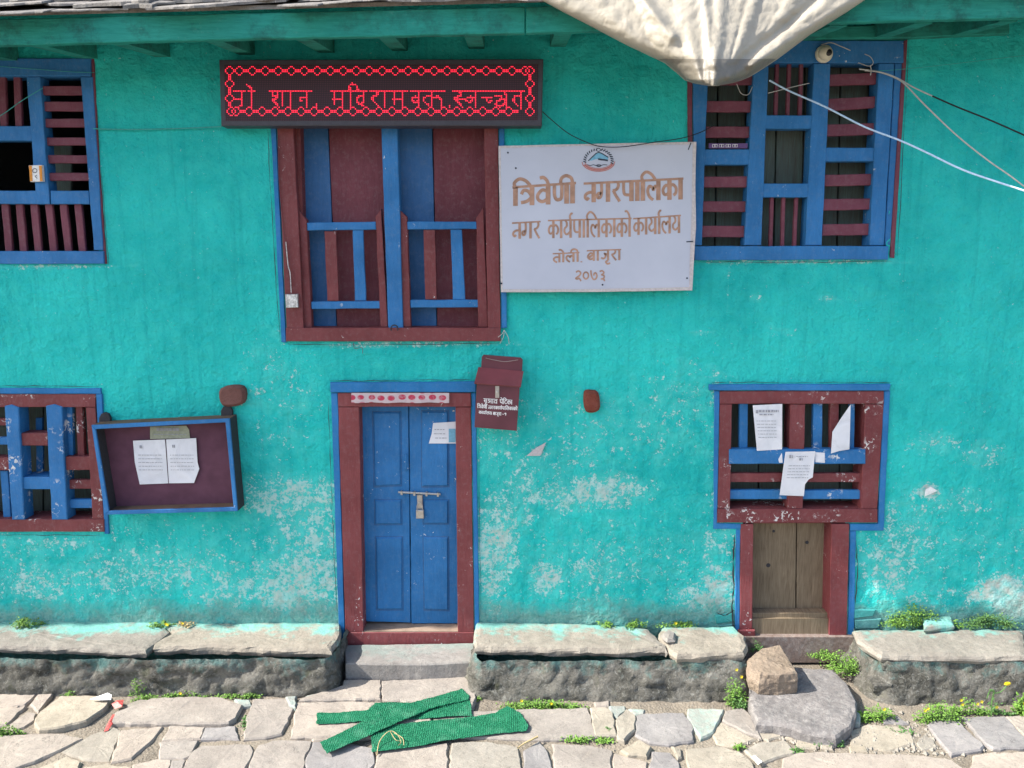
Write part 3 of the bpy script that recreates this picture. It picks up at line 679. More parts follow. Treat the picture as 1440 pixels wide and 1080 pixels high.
for row in range(8):
    x = -8.7 + random.uniform(0, .2)
    while x < 4.5:
        w = random.uniform(0.12, 0.42); y0 = FY - 0.085 + row*0.06 + random.uniform(-0.045, 0.03); L = random.uniform(0.22, 0.4); th = random.uniform(0.006, 0.022)
        zo = 0.004 + row*0.010 + random.uniform(0, 0.016); tl = random.uniform(-0.05, 0.05)
        poly = [(x+random.uniform(-.02,.02), random.uniform(-.03,.03)), (x+w*.5, random.uniform(-.03,.02)), (x+w, random.uniform(-.03,.03)), (x+w+random.uniform(-.05,.05), L), (x+random.uniform(-.05,.05), L)]
        poly = subdiv(poly, 0.045, 0.012)
        def fn(u, v, d, y0=y0, zo=zo, tl=tl, x=x, th=th): return (u, y0+v, roofz(u, FY) + (y0+v*0.97-FY)*SLP + zo - v*0.04 + th - d + tl*(u-x) + 0.004*noise.noise(Vector((u*20, v*20, d*80))))
        vis = -3.6 < x < 3.6 and cnt < 290
        b = MB() if vis else extra
        b.ext(poly, fn, th, 0.003)
        if vis: b.build('slate', m_slate, roof); cnt += 1
        x += w*random.uniform(0.75, 1.0)
extra.build('slate', m_slate, roof, kind='stuff')

# ------------------------------------------------------------------ ledges (stone benches along the wall)
def plinth(parent, xa, xb, yf, h, seed, flare=0.02):
    """rough rubble body: walk round the left end, the front and the right end"""
    path = []
    st = 0.022
    def seg(a, b):
        n = max(2, int((Vector(b)-Vector(a)).length/st))
        for i in range(n): path.append(Vector(a).lerp(Vector(b), i/n))
    r = 0.04
    seg((xa, 0.02), (xa, yf+r)); seg((xa, yf+r), (xa+r, yf)); seg((xa+r, yf), (xb-r, yf)); seg((xb-r, yf), (xb, yf+r)); seg((xb, yf+r), (xb, 0.02)); path.append(Vector((xb, 0.02)))
    m = MB(); K = int(h/0.018); n = len(path)
    for j in range(K+1):
        z = -0.04 + (h+0.04)*j/K
        for i, p in enumerate(path):
            t = (path[min(i+1, n-1)]-path[max(i-1, 0)]).normalized(); nn = Vector((t.y, -t.x))
            q = Vector((p.x*5+seed, p.y*5, z*9))
            d = 0.022*noise.noise(q) + 0.014*noise.noise(q*2.7) + 0.008*noise.noise(q*6.5)
            vd, _ = noise.voronoi(Vector((p.x*7+seed, p.y*7, z*13))); e = min(1.0, (vd[1]-vd[0])*3.0); d += 0.011*(e-0.6) + 0.012*noise.noise(Vector((p.x*3+seed, 2, z*5)))
            d += flare*(1-z/h) + 0.006*noise.noise(q*14)
            m.v.append(Vector((p.x+nn.x*d, p.y+nn.y*d, z)))
    for j in range(K):
        for i in range(n-1):
            a = j*n+i; m.f.append((a, a+1, a+n+1, a+n))
    return m.build('plinth', m_pl, parent, smooth=True)
def cap(parent, px, z, th, mat=None, name='cap_stone', tilt=0.0):
    poly = [(G(x, y, z).x, G(x, y, z).y) if y is not None else None for x, y in px]
    p2 = subdiv(poly if area2(poly) > 0 else poly[::-1], 0.045, 0.006)
    n = len(p2); m = MB()
    cx = sum(p[0] for p in p2)/n; cy = sum(p[1] for p in p2)/n
    def zz(x, y): return z + 0.006*noise.noise(Vector((x*6, y*6, z*9))) + 0.003*noise.noise(Vector((x*19, y*19, 2))) + tilt*(y-cy)
    rings = [(0.006, -th), (-0.004, -th*0.55), (-0.001, -0.018), (0.010, -0.005), (0.035, 0)]
    vv = []
    for o_, dz in rings:
        for q in offset(p2, o_):
            j_ = 0.004*noise.noise(Vector((q[0]*30, q[1]*30, dz*90)))
            k_ = 0.010*noise.noise(Vector((q[0]*9, q[1]*9, dz*40))) if o_ < 0.02 else 0; vv.append((q[0]+j_, q[1]+j_+k_, zz(*q)+dz+j_*0.8))
    for s_ in (0.55,):
        last = offset(p2, 0.03)
        for q in last: x, y = cx+(q[0]-cx)*s_, cy+(q[1]-cy)*s_; vv.append((x, y, zz(x, y)))
    vv.append((cx, cy, zz(cx, cy))); L = len(rings)+1; ff = []
    for r_ in range(L-1):
        for i in range(n): ff.append((r_*n+i, r_*n+(i+1) % n, (r_+1)*n+(i+1) % n, (r_+1)*n+i))
    for i in range(n): ff.append(((L-1)*n+i, (L-1)*n+(i+1) % n, L*n))
    ff.append(tuple(range(n-1, -1, -1)))
    m.add(vv, ff); return m.build(name, mat or m_cap, parent)
HZ = 0.262
YB = G(720, 871, HZ).y
l1 = empty('stone_ledge', (-2.6, -0.2, 0), 'long stone ledge along the wall under the notice board, left of the blue double door', 'ledge')
xr = G(470, 912, HZ).x
plinth(l1, -4.5, xr-0.002, -0.408, 0.225, 1.0, 0.03)
cap(l1, [(-130,868),(222,872),(240,888),(205,915),(150,912),(60,909),(-130,906)], HZ, 0.05)
cap(l1, [(226,874),(478,874),(479,890),(466,913),(370,911),(300,907),(216,909),(213,903),(243,888)], HZ-0.004, 0.06)
cap(l1, [(-330,868),(-134,868),(-134,906),(-340,908)], HZ+0.003, 0.05)
l2 = empty('stone_ledge', (0.8, -0.2, 0), 'stone ledge between the blue double door and the low wooden door', 'ledge')
x2a, x2b = G(671, 905, HZ).x, G(1047, 912, HZ).x
plinth(l2, x2a, x2b-0.005, -0.408, 0.215, 7.3, 0.085)
cap(l2, [(669,873),(880,878),(884,884),(920,903),(936,911),(860,912),(760,911),(668,910),(667,890)], HZ, 0.055)
cap(l2, [(884,879),(912,884),(934,906),(938,914),(930,910),(886,886)], HZ-0.006, 0.05, m_cap)
cap(l2, [(932,880),(1032,880),(1048,893),(1051,908),(1046,917),(952,920),(942,913),(926,894)], HZ+0.002, 0.06)
l3 = empty('stone_ledge', (2.9, -0.2, 0), 'stone ledge with weeds growing on it, right of the low wooden door', 'ledge')
x3a = G(1208, 900, HZ).x
plinth(l3, x3a+0.07, 4.5, -0.432, 0.225, 13.1, 0.09)
cap(l3, [(1200,884),(1440,884),(1444,922),(1330,923),(1240,921),(1206,900)], HZ, 0.05)
cap(l3, [(1444,884),(1760,884),(1780,922),(1448,922)], HZ+0.004, 0.05)
# a few courses of thin stones showing in the ledge faces
def course(parent, x0, x1, yc, z0, z1, y):
    a = W(x0, yc, y); b_ = W(x1, yc, y)
    poly = subdiv([(a.x, z0), (b_.x, z0), (b_.x, z1), (a.x, z1)], 0.04, 0.004)
    m = MB(); m.ext(poly, lambda u, v, d: (u, y+d+0.004*noise.noise(Vector((u*25, v*25, 0))), v), 0.10, 0.008); m.build('course_stone', m_pave_green if False else m_pl, parent)
for x0, x1, z0, z1, y in ((1006,1049,0.155,0.195,-0.42),(1012,1047,0.10,0.148,-0.435),(1000,1044,0.045,0.092,-0.435),(1240,1275,0.16,0.205,-0.43),(1280,1320,0.16,0.2,-0.425),
                          (1322,1348,0.165,0.205,-0.43),(1352,1395,0.15,0.205,-0.428),(1228,1256,0.05,0.1,-0.48),(1398,1440,0.16,0.21,-0.43)):
    course(l2 if 990 < x0 < 1060 else (l3 if x0 > 1100 else l1), x0, x1, 960, z0, z1, y)
cm = MB()
def crack(pts, w):
    v = []
    for (x0, y0), (x1, y1) in zip(pts, pts[1:]):
        for k in range(5): t = k/5; v.append(W(x0+(x1-x0)*t+random.uniform(-.7,.7), y0+(y1-y0)*t+random.uniform(-.7,.7), -0.0145))
    v.append(W(*pts[-1], -0.0145)); n = len(v); vv = []
    for i, p in enumerate(v):
        t = (v[min(i+1,n-1)]-v[max(i-1,0)]).normalized(); nn = Vector((-t.z,0,t.x)); ww = w*random.uniform(.3,1.3)*(0.3 if i in (0,n-1) else 1); vv += [p+nn*ww/2, p-nn*ww/2]
    cm.add(vv, [(2*i,2*i+1,2*i+3,2*i+2) for i in range(n-1)])
for pts, w in (([(1033,752),(1031,790),(1032,830),(1029,855),(1031,888)], .010), ([(1008,862),(1020,866),(1033,858)], .007), ([(1204,760),(1206,800),(1203,850)], .006), ([(1000,538),(1060,537.5),(1130,538),(1200,537),(1254,538)], .0032),
               ([(464,535),(520,535.5),(600,534.5),(668,534)], .0032), ([(377,182),(380,260),(386,360),(394,480)], .0035), ([(462,560),(464,640),(468,740),(474,860)], .0035), ([(673,560),(674,700),(676,860)], .0032),
               ([(1278,60),(1272,180),(1262,360)], .0035), ([(0,543),(60,542.5),(140,543)], .0032), ([(153,372),(147,300),(141,226)], .0032), ([(405,484),(500,485),(600,484),(700,483)], .0035), ([(0,752),(60,752.5),(140,753)], .0032), ([(985,368),(1100,369),(1255,367.5)], .0032)):
    crack(pts, w)
cm.build('crack', m_noticeside, house, kind='stuff')
# stones showing at the broken wall corners
for px in ([(1005,866),(1032,862),(1034,874),(1008,878)], [(1010,880),(1033,877),(1033,888),(1012,889)], [(1201,857),(1232,858),(1228,867),(1201,870)], [(1202,872),(1240,870),(1236,884),(1203,886)], [(1205,888),(1238,886),(1240,893),(1206,894)]):
    MB().wallp(px, -0.010, 0.06, 0.006, 0.004).build('corner_stone', m_cornstone, house)

# ------------------------------------------------------------------ doorstep and landing
st_ = empty('doorstep', (-0.7, -0.15, 0), 'worn concrete step below the red sill of the blue double door', 'step')
def hslab(px, z, th, mat, name, parent, jit=0.004, grow=0.0, **k):
    poly = [(G(x, y, z).x, G(x, y, z).y) for x, y in px]
    if area2(poly) < 0: poly = poly[::-1]
    if grow: poly = offset(poly, -grow)
    p2 = subdiv(poly, 0.035, jit); n = len(p2); cx = sum(p[0] for p in p2)/n; cy = sum(p[1] for p in p2)/n
    tx, ty = random.uniform(-.012, .012), random.uniform(-.012, .012); m = MB(); vv = []
    def zz(x, y): return z + tx*(x-cx) + ty*(y-cy) + 0.003*noise.noise(Vector((x*8, y*8, 5)))
    for o_, dz in ((-0.004, -th), (0.0, -0.009), (0.007, 0.0)):
        for q in offset(p2, o_): vv.append((q[0], q[1], zz(*q)+dz))
    q5 = offset(p2, 0.007)
    for q in q5: x, y = cx+(q[0]-cx)*0.6, cy+(q[1]-cy)*0.6; vv.append((x, y, zz(x, y)+random.uniform(-.0012, .0012)))
    vv.append((cx, cy, zz(cx, cy))); ff = []
    for r_ in range(3):
        for i in range(n): ff.append((r_*n+i, r_*n+(i+1) % n, (r_+1)*n+(i+1) % n, (r_+1)*n+i))
    for i in range(n): ff.append((3*n+i, 3*n+(i+1) % n, 4*n))
    m.add(vv, ff); return m.build(name, mat, parent, **k)
ZS = 0.125
hslab([(483,906),(668,905),(669,931),(600,934),(486,932)], ZS, 0.16, m_step, 'tread', st_, jit=0.0012)

# ------------------------------------------------------------------ paving
pv = MB()
GX, GY = 300, 48
for j in range(GY+1):
    for i in range(GX+1):
        x, y = -3.1+6.2*i/GX, -1.36+1.06*j/GY
        z = -0.004 + 0.008*noise.noise(Vector((x*3, y*3, 2))) + 0.007*noise.noise(Vector((x*11, y*11, 5))) + 0.004*noise.noise(Vector((x*30, y*30, 8)))
        if i in (0, GX) or j in (0, GY): z = -0.03
        pv.v.append(Vector((x, y, z)))
for j in range(GY):
    for i in range(GX): a = j*(GX+1)+i; pv.f.append((a, a+1, a+GX+2, a+GX+1))
pv.box((-4.4, -4.2, -0.06), (4.4, -1.37, -0.016)); pv.box((-4.4, -1.36, -0.06), (-3.11, -0.36, -0.016)); pv.box((3.11, -1.36, -0.06), (4.4, -0.36, -0.016))
pave = pv.build('paving', m_ground, kind='structure', smooth=True)
P, Gy, T, Gn = m_pave_pink, m_pave_grey, m_pave_tan, m_pave_green
STONES = [
 (P,.02,[(-60,976),(50,976),(43,983),(34,990.5),(-60,1003)]), (P,.02,[(-60,1006),(0,999.5),(35,993),(20,1007),(8,1018),(-60,1024)]),
 (P,.025,[(54,976),(73,975.5),(63,988.7),(54,999.5),(43,989.6)]), (P,.015,[(39,1000.6),(50.5,1003),(48,1012),(33.4,1022),(20,1026.6),(8,1022)]),
 (T,.06,[(85,978.6),(120,978),(157,981),(144.5,996),(121,1012),(81,1022),(56,1024.5),(49.7,1015),(56,1001)]),
 (P,.045,[(158,1015),(163.4,1001),(195,990),(213,982),(260,980),(312,981),(327,987),(340,991),(330,1009),(321,1014.5),(281,1016),(240,1015.5)]),
 (P,.02,[(-60,1040),(14,1034),(54,1031.5),(90,1032),(115,1038),(72,1059),(23,1079),(0,1092),(-60,1100)]),
 (T,.008,[(118,1040),(126,1034),(160,1023),(169,1028),(154,1070),(126,1068),(87,1057)]),
 (P,.018,[(171,1026.5),(228,1022),(216,1038),(184,1065),(157,1071)]), (P,.018,[(239,1021),(288,1022),(281,1037),(240,1039.5),(229,1040.5)]),
 (Gy,.015,[(290,1023),(331,1021),(335,1038),(284,1038)]), (P,.012,[(225,1043),(278,1040.5),(267,1063),(258,1066.5),(226,1067)]),
 (P,.022,[(356,983),(402,982.4),(413,993),(409,1004),(395,1031),(373.6,1036.5),(344,1038),(347,1012)]),
 (P,.026,[(418,987.5),(480,986.5),(534,987.5),(606,990),(606,1033),(470,1035),(410,1035.5)]),
 (P,.05,[(422,983),(448,975),(483,964),(484,957),(535,956),(534,981)]), (P,.048,[(538,956.5),(600,955),(645,950),(668,946),(669,981),(664,994),(538,981.5)]),
 (P,.024,[(610,992),(664,1000),(735,998),(826,996.6),(837,1036),(764,1039),(690,1036),(610,1033)]),
 (T,.045,[(831,995),(852,995),(861,1002),(866,1032),(838,1033)]), (Gn,.025,[(857.5,993),(878,993),(879,999),(869,1008),(859,1004)]),
 (T,.04,[(881,997),(893,1006),(892,1024.5),(877,1039.5),(870,1037.6),(867,1012)]), (Gn,.015,[(885.6,996.5),(906,998),(904,1004),(893,1004.5)]),
 (Gy,.028,[(895,1006),(910,1003),(960.6,1003),(973,1020),(974.7,1040.5),(940,1046),(913.7,1042.5),(894,1032)]),
 (Gn,.035,[(968.4,996.4),(1017,998),(1011.5,1012),(1002,1028),(986,1036),(977,1023.6),(967.5,1007)]),
 (P,.035,[(1022,999),(1044,995.5),(1060,1012),(1068.6,1035),(1042.5,1025.5),(1017,1012)]), (T,.015,[(1014,1016),(1040.6,1029),(1061,1039),(1035,1049),(1009,1045),(1003,1033)]),
 (T,.015,[(1066,1022),(1091,1025),(1098,1035),(1080,1039.6),(1070,1036)]), (T,.018,[(1048,1054),(1065,1045),(1104,1041.6),(1118,1056.6),(1072.5,1071.5),(1058,1064)]),
 (T,.012,[(1121,1040),(1154,1045),(1148,1052),(1119,1050)]), (P,.02,[(1103,1066),(1125,1058),(1180,1058.5),(1288,1062),(1338,1069),(1362,1085),(1366,1110),(1095,1110)]),
 (T,.015,[(964,1053),(1009,1049),(1039,1056.6),(1057,1073),(1070,1110),(975,1110)]), (T,.012,[(1196,1030),(1216,1020),(1260,1022),(1281,1032),(1285,1044),(1252,1054),(1222,1050),(1197,1047)]),
 (T,.018,[(1195,1049),(1216,1048.6),(1220,1056.5),(1197,1057)]), (Gy,.028,[(1306,1018),(1317,1010),(1340,1008),(1383,1048),(1378,1053),(1339,1060),(1324.5,1044)]),
 (Gy,.028,[(1354,1008),(1413,1007.5),(1440,1036),(1452,1051),(1397,1051),(1386,1044)]), (P,.022,[(1416,1007.5),(1480,1005),(1500,1052),(1456,1049)]),
 (P,.02,[(1369,1061),(1440,1057),(1500,1060),(1510,1110),(1372,1110),(1366,1085)]), (P,.02,[(284,1048),(351,1046.5),(355,1055.6),(338,1095),(250,1095),(271,1057)]),
 (P,.014,[(364,1048),(384,1042),(410,1041),(438,1042),(428,1066),(425,1098),(345,1098),(358,1056)]), (Gy,.016,[(441,1043),(470,1041),(523,1052),(527,1073),(500,1098),(430,1098),(431,1066)]),
 (P,.014,[(532,1057),(573,1050),(628,1045),(629,1098),(527,1098)]), (T,.014,[(636,1045),(684,1043),(727,1050),(735,1098),(632,1098)]), (Gy,.016,[(737,1055),(758,1042.5),(770,1057.5),(781,1098),(740,1098)]),
 (P,.014,[(777,1045),(831,1049),(860,1055),(858,1098),(784,1098)]), (P,.012,[(864,1059),(880,1064),(910,1071),(907,1098),(862,1098)]), (T,.04,[(874,1053.6),(899,1040.5),(915,1050),(908,1061),(884,1059)]),
 (Gy,.014,[(917,1056.6),(942,1058),(954,1071),(957,1098),(913,1098)]), (T,.025,[(945.6,1050),(957,1053),(958,1063),(954,1065)]), (T,.018,[(119,1079),(150,1074),(184,1079),(183,1105),(112,1105)]),
 (P,.014,[(188,1075),(220,1068),(239,1068.5),(234,1100),(186,1100)]), (P,.014,[(243,1069),(261,1069),(247,1100),(238,1100)]), (T,.015,[(94,1064),(112,1072),(108,1100),(40,1100),(40,1086)]),
 (T,.03,[(302,983),(318,984),(316,990),(305,994)]), (Gn,.035,[(331,983),(350,984),(352,990),(337,991)]), (Gn,.05,[(403,979),(416,978),(414,992),(408,990)]), (Gn,.03,[(432,978),(466,970),(470,975),(440,983)]),
 (T,.02,[(196,984),(212,985),(186,996),(176,992)]), (T,.01,[(1300,1034),(1312,1040),(1316,1052),(1298,1054),(1290,1044)]), (T,.01,[(1104,1028),(1122,1032),(1120,1038),(1106,1038)]),
 (P,.012,[(836,987),(856,985),(856,992),(838,992)]), (Gy,.02,[(1240,1004),(1262,1006),(1276,1016),(1244,1016)]), (Gn,.06,[(1203,1000),(1209,1004),(1208,1016),(1199,1014)]),
 (T,.02,[(1155,1040),(1172,1043),(1170,1052),(1156,1051)]), (P,.014,[(440,1038),(464,1038),(462,1040),(441,1041)]),
]
for mt, z, px in STONES:
    z = z*0.5+0.002
    hslab(px, z, z+0.03, mt, 'paving_stone', pave, jit=0.006, grow=0.006)
# the rest of the pavement, nearer than and beside the picture, joined
rest = MB(); rnd = random.Random(3)
def rstone(x0, x1, y0, y1):
    j = lambda: rnd.uniform(-.03, .03)
    p = [(x0+.015+j()*.4, y0+.015+j()*.4), (x1-.015+j()*.4, y0+.015+j()*.4), (x1-.015+j()*.4, y1-.015+j()*.4), (x0+.015+j()*.4, y1-.015+j()*.4)]
    z = rnd.uniform(0.004, 0.02); rest.ext(subdiv(p, .12, .008), lambda u, v, d: (u, v, z-d), 0.04, 0.006)
y = -1.22 - 0.05
while y > -4.1:
    h = rnd.uniform(.22, .4); x = -4.35
    while x < 4.3:
        w = rnd.uniform(.22, .6); rstone(x, min(x+w, 4.36), y-h, y); x += w
    y -= h
for sx in (-1, 1):
    y = -0.42
    while y > -1.2:
        h = min(rnd.uniform(.2, .32), y+1.24); x = 3.15 if sx > 0 else 2.9
        while x < 4.3:
            w = rnd.uniform(.22, .5); q = (x, min(x+w, 4.36)) if sx > 0 else (-min(x+w, 4.36), -x)
            rstone(q[0], q[1], y-h, y); x += w
        y -= h
rest.build('paving_stone', m_pave_pink, pave, kind='stuff')
# pebbles and chippings in the joints
pb = MB(); rnd = random.Random(11)
def pebble(mb, x, y, z, r):
    vv = [(x+r*rnd.uniform(.7,1.2), y, z), (x, y+r*rnd.uniform(.7,1.2), z), (x-r*rnd.uniform(.7,1.2), y, z), (x, y-r*rnd.uniform(.7,1.2), z), (x+r*.2, y, z+r*rnd.uniform(.5,.9)), (x, y, z-r*.5)]
    mb.add(vv, [(0,1,4),(1,2,4),(2,3,4),(3,0,4),(1,0,5),(2,1,5),(3,2,5),(0,3,5)])
for _ in range(700):
    p = G(rnd.uniform(-20, 1460), rnd.uniform(975, 1085), 0); pebble(pb, p.x, p.y, -0.006, rnd.choice((.003, .004, .006, .009)))
for _ in range(420):
    p = G(rnd.gauss(1275, 60), rnd.gauss(1040, 14), 0); pebble(pb, p.x, p.y, 0.0, rnd.choice((.004, .007, .012, .018)))
for _ in range(160):
    p = G(rnd.gauss(1130, 40), rnd.gauss(1040, 7), 0); pebble(pb, p.x, p.y, 0.0, rnd.choice((.005, .008, .014)))
pb.build('pebbles', m_pave_tan, kind='stuff', label='loose chippings scattered between the paving stones')

# ------------------------------------------------------------------ slab and rock before the low door
sr = empty('rock_slab', G(1130, 1000, 0), 'large purple grey slab lying before the low wooden door, a brown block on it', 'stone slab')
cap(sr, [(1055,960),(1060,944),(1110,940),(1142,942),(1172,943),(1192,962),(1205,984),(1205,996),(1196,1018),(1176,1031),(1140,1026),(1100,1016),(1064,1012),(1054,985)], 0.085, 0.11, m_slabrock, 'slab', tilt=0.05)
rk = MB()
top = [G(x, y, 0.215) for x, y in ((1051,926),(1072,911),(1097,909),(1108,924),(1120,946),(1096,949),(1069,948),(1056,940))]
bot = [p*1.0 for p in top]
cxr = sum((p.x for p in top))/8; cyr = sum((p.y for p in top))/8
bot = [Vector((cxr+(p.x-cxr)*1.04, cyr+(p.y-cyr)*1.0+0.0, 0.085)) for p in top]
mid = [Vector((cxr+(p.x-cxr)*1.05+random.uniform(-.006,.006), cyr+(p.y-cyr)*1.06, 0.16+random.uniform(-.01,.01))) for p in top]
ti = [Vector((cxr+(p.x-cxr)*0.93, cyr+(p.y-cyr)*0.93, p.z+0.004+random.uniform(-.003,.006))) for p in top]
for i, p in enumerate(top): top[i] = Vector((p.x, p.y, p.z-0.004))
rv = bot+mid+top+ti+[Vector((cxr-.02, cyr, 0.228))]; rf = []
for r_ in range(3):
    for i in range(8): rf.append((r_*8+i, r_*8+(i+1) % 8, (r_+1)*8+(i+1) % 8, (r_+1)*8+i))
for i in range(8): rf.append((24+i, 24+(i+1) % 8, 32))
rf.append(tuple(range(8)))
rf = [f_[::-1] for f_ in rf]
rk.add(rv, rf)
import bmesh
ro = rk.build('rock', m_rock, label='squared brown sandstone block resting on the purple grey slab', cat='rock')
bm = bmesh.new(); bm.from_mesh(ro.data); bmesh.ops.triangulate(bm, faces=bm.faces[:]); bmesh.ops.subdivide_edges(bm, edges=bm.edges[:], cuts=7, use_grid_fill=True); bm.normal_update()
for v in bm.verts:
    q = v.co*1.0
    v.co += v.normal*(0.010*noise.noise(q*9) + 0.006*abs(noise.noise(q*22)) + 0.003*noise.noise(q*60)); v.co.z = max(v.co.z, 0.0)
bm.to_mesh(ro.data); bm.free()

# ------------------------------------------------------------------ LED sign
led = empty('led_sign', W(536, 178, -0.1), 'long dark LED sign with red scrolling lettering over the central window', 'LED sign')
LQ = [(308,84),(764,83),(762,177),(311,177)]
f = MB(); f.wallp(LQ, -0.125, 0.10, 0.004, 0); f.build('case', m_ledcase, led)
A = lambda x, y: (310+x/6.26, 80+y/6.26); B = lambda x, y: (530+x/6.0, 80+y/6.0)
f = MB(); f.wallp([(315,91),(757,90),(756,169),(317,170)], -0.1275, 0.002, 0.0005, 0); f.build('matrix_panel', m_ledf, led)
bits = set(); PIT = 2.283; OX, OY = 321.7-3.0*PIT, 100.6-3.0*PIT
def circle(c, r):
    for dx, dy in ((0,-3),(1,-3),(-1,-2),(2,-2),(-2,-1),(3,-1),(-2,0),(3,0),(-1,1),(2,1),(0,2),(1,2)):
        bits.add((c+dx, r+dy))
def hconn(c, r):
    for dx in (3, 4, 5, 6):
        bits.add((c+dx, r-1)); bits.add((c+dx, r))
for c in list(range(9, 186, 8)): circle(c, 3); hconn(c, 3) if c < 180 else None
circle(3, 3); circle(188, 3)
for c in [7]+list(range(15, 183, 8)): circle(c, 28); hconn(c, 28) if c < 180 else None
circle(4, 28); circle(188, 28)
for cc in (3, 188):
    for r in (11, 20): circle(cc, r)
    for r in (6, 7, 14, 15, 16, 23, 24): bits.add((cc, r)); bits.add((cc+1, r))
def led_line(fn, pts):
    for (x0, y0), (x1, y1) in zip(pts, pts[1:]):
        a = fn(x0, y0); b_ = fn(x1, y1); n = int(max(abs(a[0]-b_[0]), abs(a[1]-b_[1]))/1.0)+1
        for i in range(n+1):
            x = a[0]+(b_[0]-a[0])*i/n; y = a[1]+(b_[1]-a[1])*i/n
            bits.add((round((x-OX)/PIT), round((y-OY)/PIT)))
for s_ in ([(120,300),(220,300)], [(190,300),(190,435),(160,437)], [(125,375),(190,375)], [(225,240),(250,255),(272,278),(272,440)], [(250,300),(305,300)],
           [(435,300),(655,300)], [(450,305),(465,338),(495,345),(500,320)], [(455,378),(490,370),(500,345)], [(462,380),(490,410),(512,438)], [(552,300),(552,430)], [(622,300),(622,440)],
           [(672,300),(800,300)], [(765,300),(765,440)], [(695,360),(765,360)], [(700,372),(712,392)], [(838,418),(838,440)],
           [(968,300),(1100,300)], [(1003,300),(1003,410)], [(990,378),(1075,378)], [(1075,300),(1075,440)],
           [(1120,300),(1290,300)], [(1145,275),(1145,450)], [(1130,290),(1130,255),(1160,236),(1195,250),(1210,285)], [(1262,300),(1262,345),(1215,347),(1203,365),(1205,400),(1235,418),(1262,395),(1262,345)], [(1240,418),(1275,440)],
           [(1315,300),(1440,300)], [(1370,300),(1385,325),(1370,347),(1330,352),(1345,385),(1392,432)]): led_line(A, s_)
for s_ in ([(0,290),(260,290)], [(68,290),(68,430)], [(148,290),(148,395)], [(135,362),(215,362)], [(218,290),(218,435)], [(280,288),(570,288)], [(358,288),(358,430)],
           [(358,345),(330,335),(303,345),(303,368),(320,382),(350,375),(358,350)], [(468,288),(468,430)], [(468,330),(430,330),(395,345),(400,375),(440,415)], [(468,342),(520,332),(540,360),(540,420)], [(607,405),(607,430)],
           [(640,285),(860,285)], [(700,290),(710,325),(660,345),(680,375),(722,425)], [(660,350),(740,362)], [(830,345),(795,335),(758,342),(755,365),(780,382),(806,370),(805,345)], [(830,285),(830,430)],
           [(875,290),(1110,290)], [(890,338),(970,345)], [(930,345),(925,370),(950,385),(975,365)], [(1000,330),(1050,335),(1060,358),(1010,372),(1003,398),(1035,420),(1075,400),(1078,350)], [(1080,300),(1095,330),(1098,430)],
           [(1125,290),(1250,290)], [(1218,290),(1218,435)], [(1218,332),(1165,335),(1150,365),(1182,410)]): led_line(B, s_)
dm = MB()
for (c, r) in bits:
    p = W(OX+c*PIT, OY+r*PIT, -0.1285); rr = 0.0031
    dm.add([(p.x+rr*math.cos(a), -0.1290, p.z+rr*math.sin(a)) for a in [k*math.pi/3 for k in range(6)]] + [(p.x+rr*1.2*math.cos(a), -0.1272, p.z+rr*1.2*math.sin(a)) for a in [k*math.pi/3 for k in range(6)]],
           [(0,1,2,3,4,5)] + [(6+k, 6+(k+1) % 6, (k+1) % 6, k) for k in range(6)])
dm.build('lit_led', m_led, led, kind='stuff')

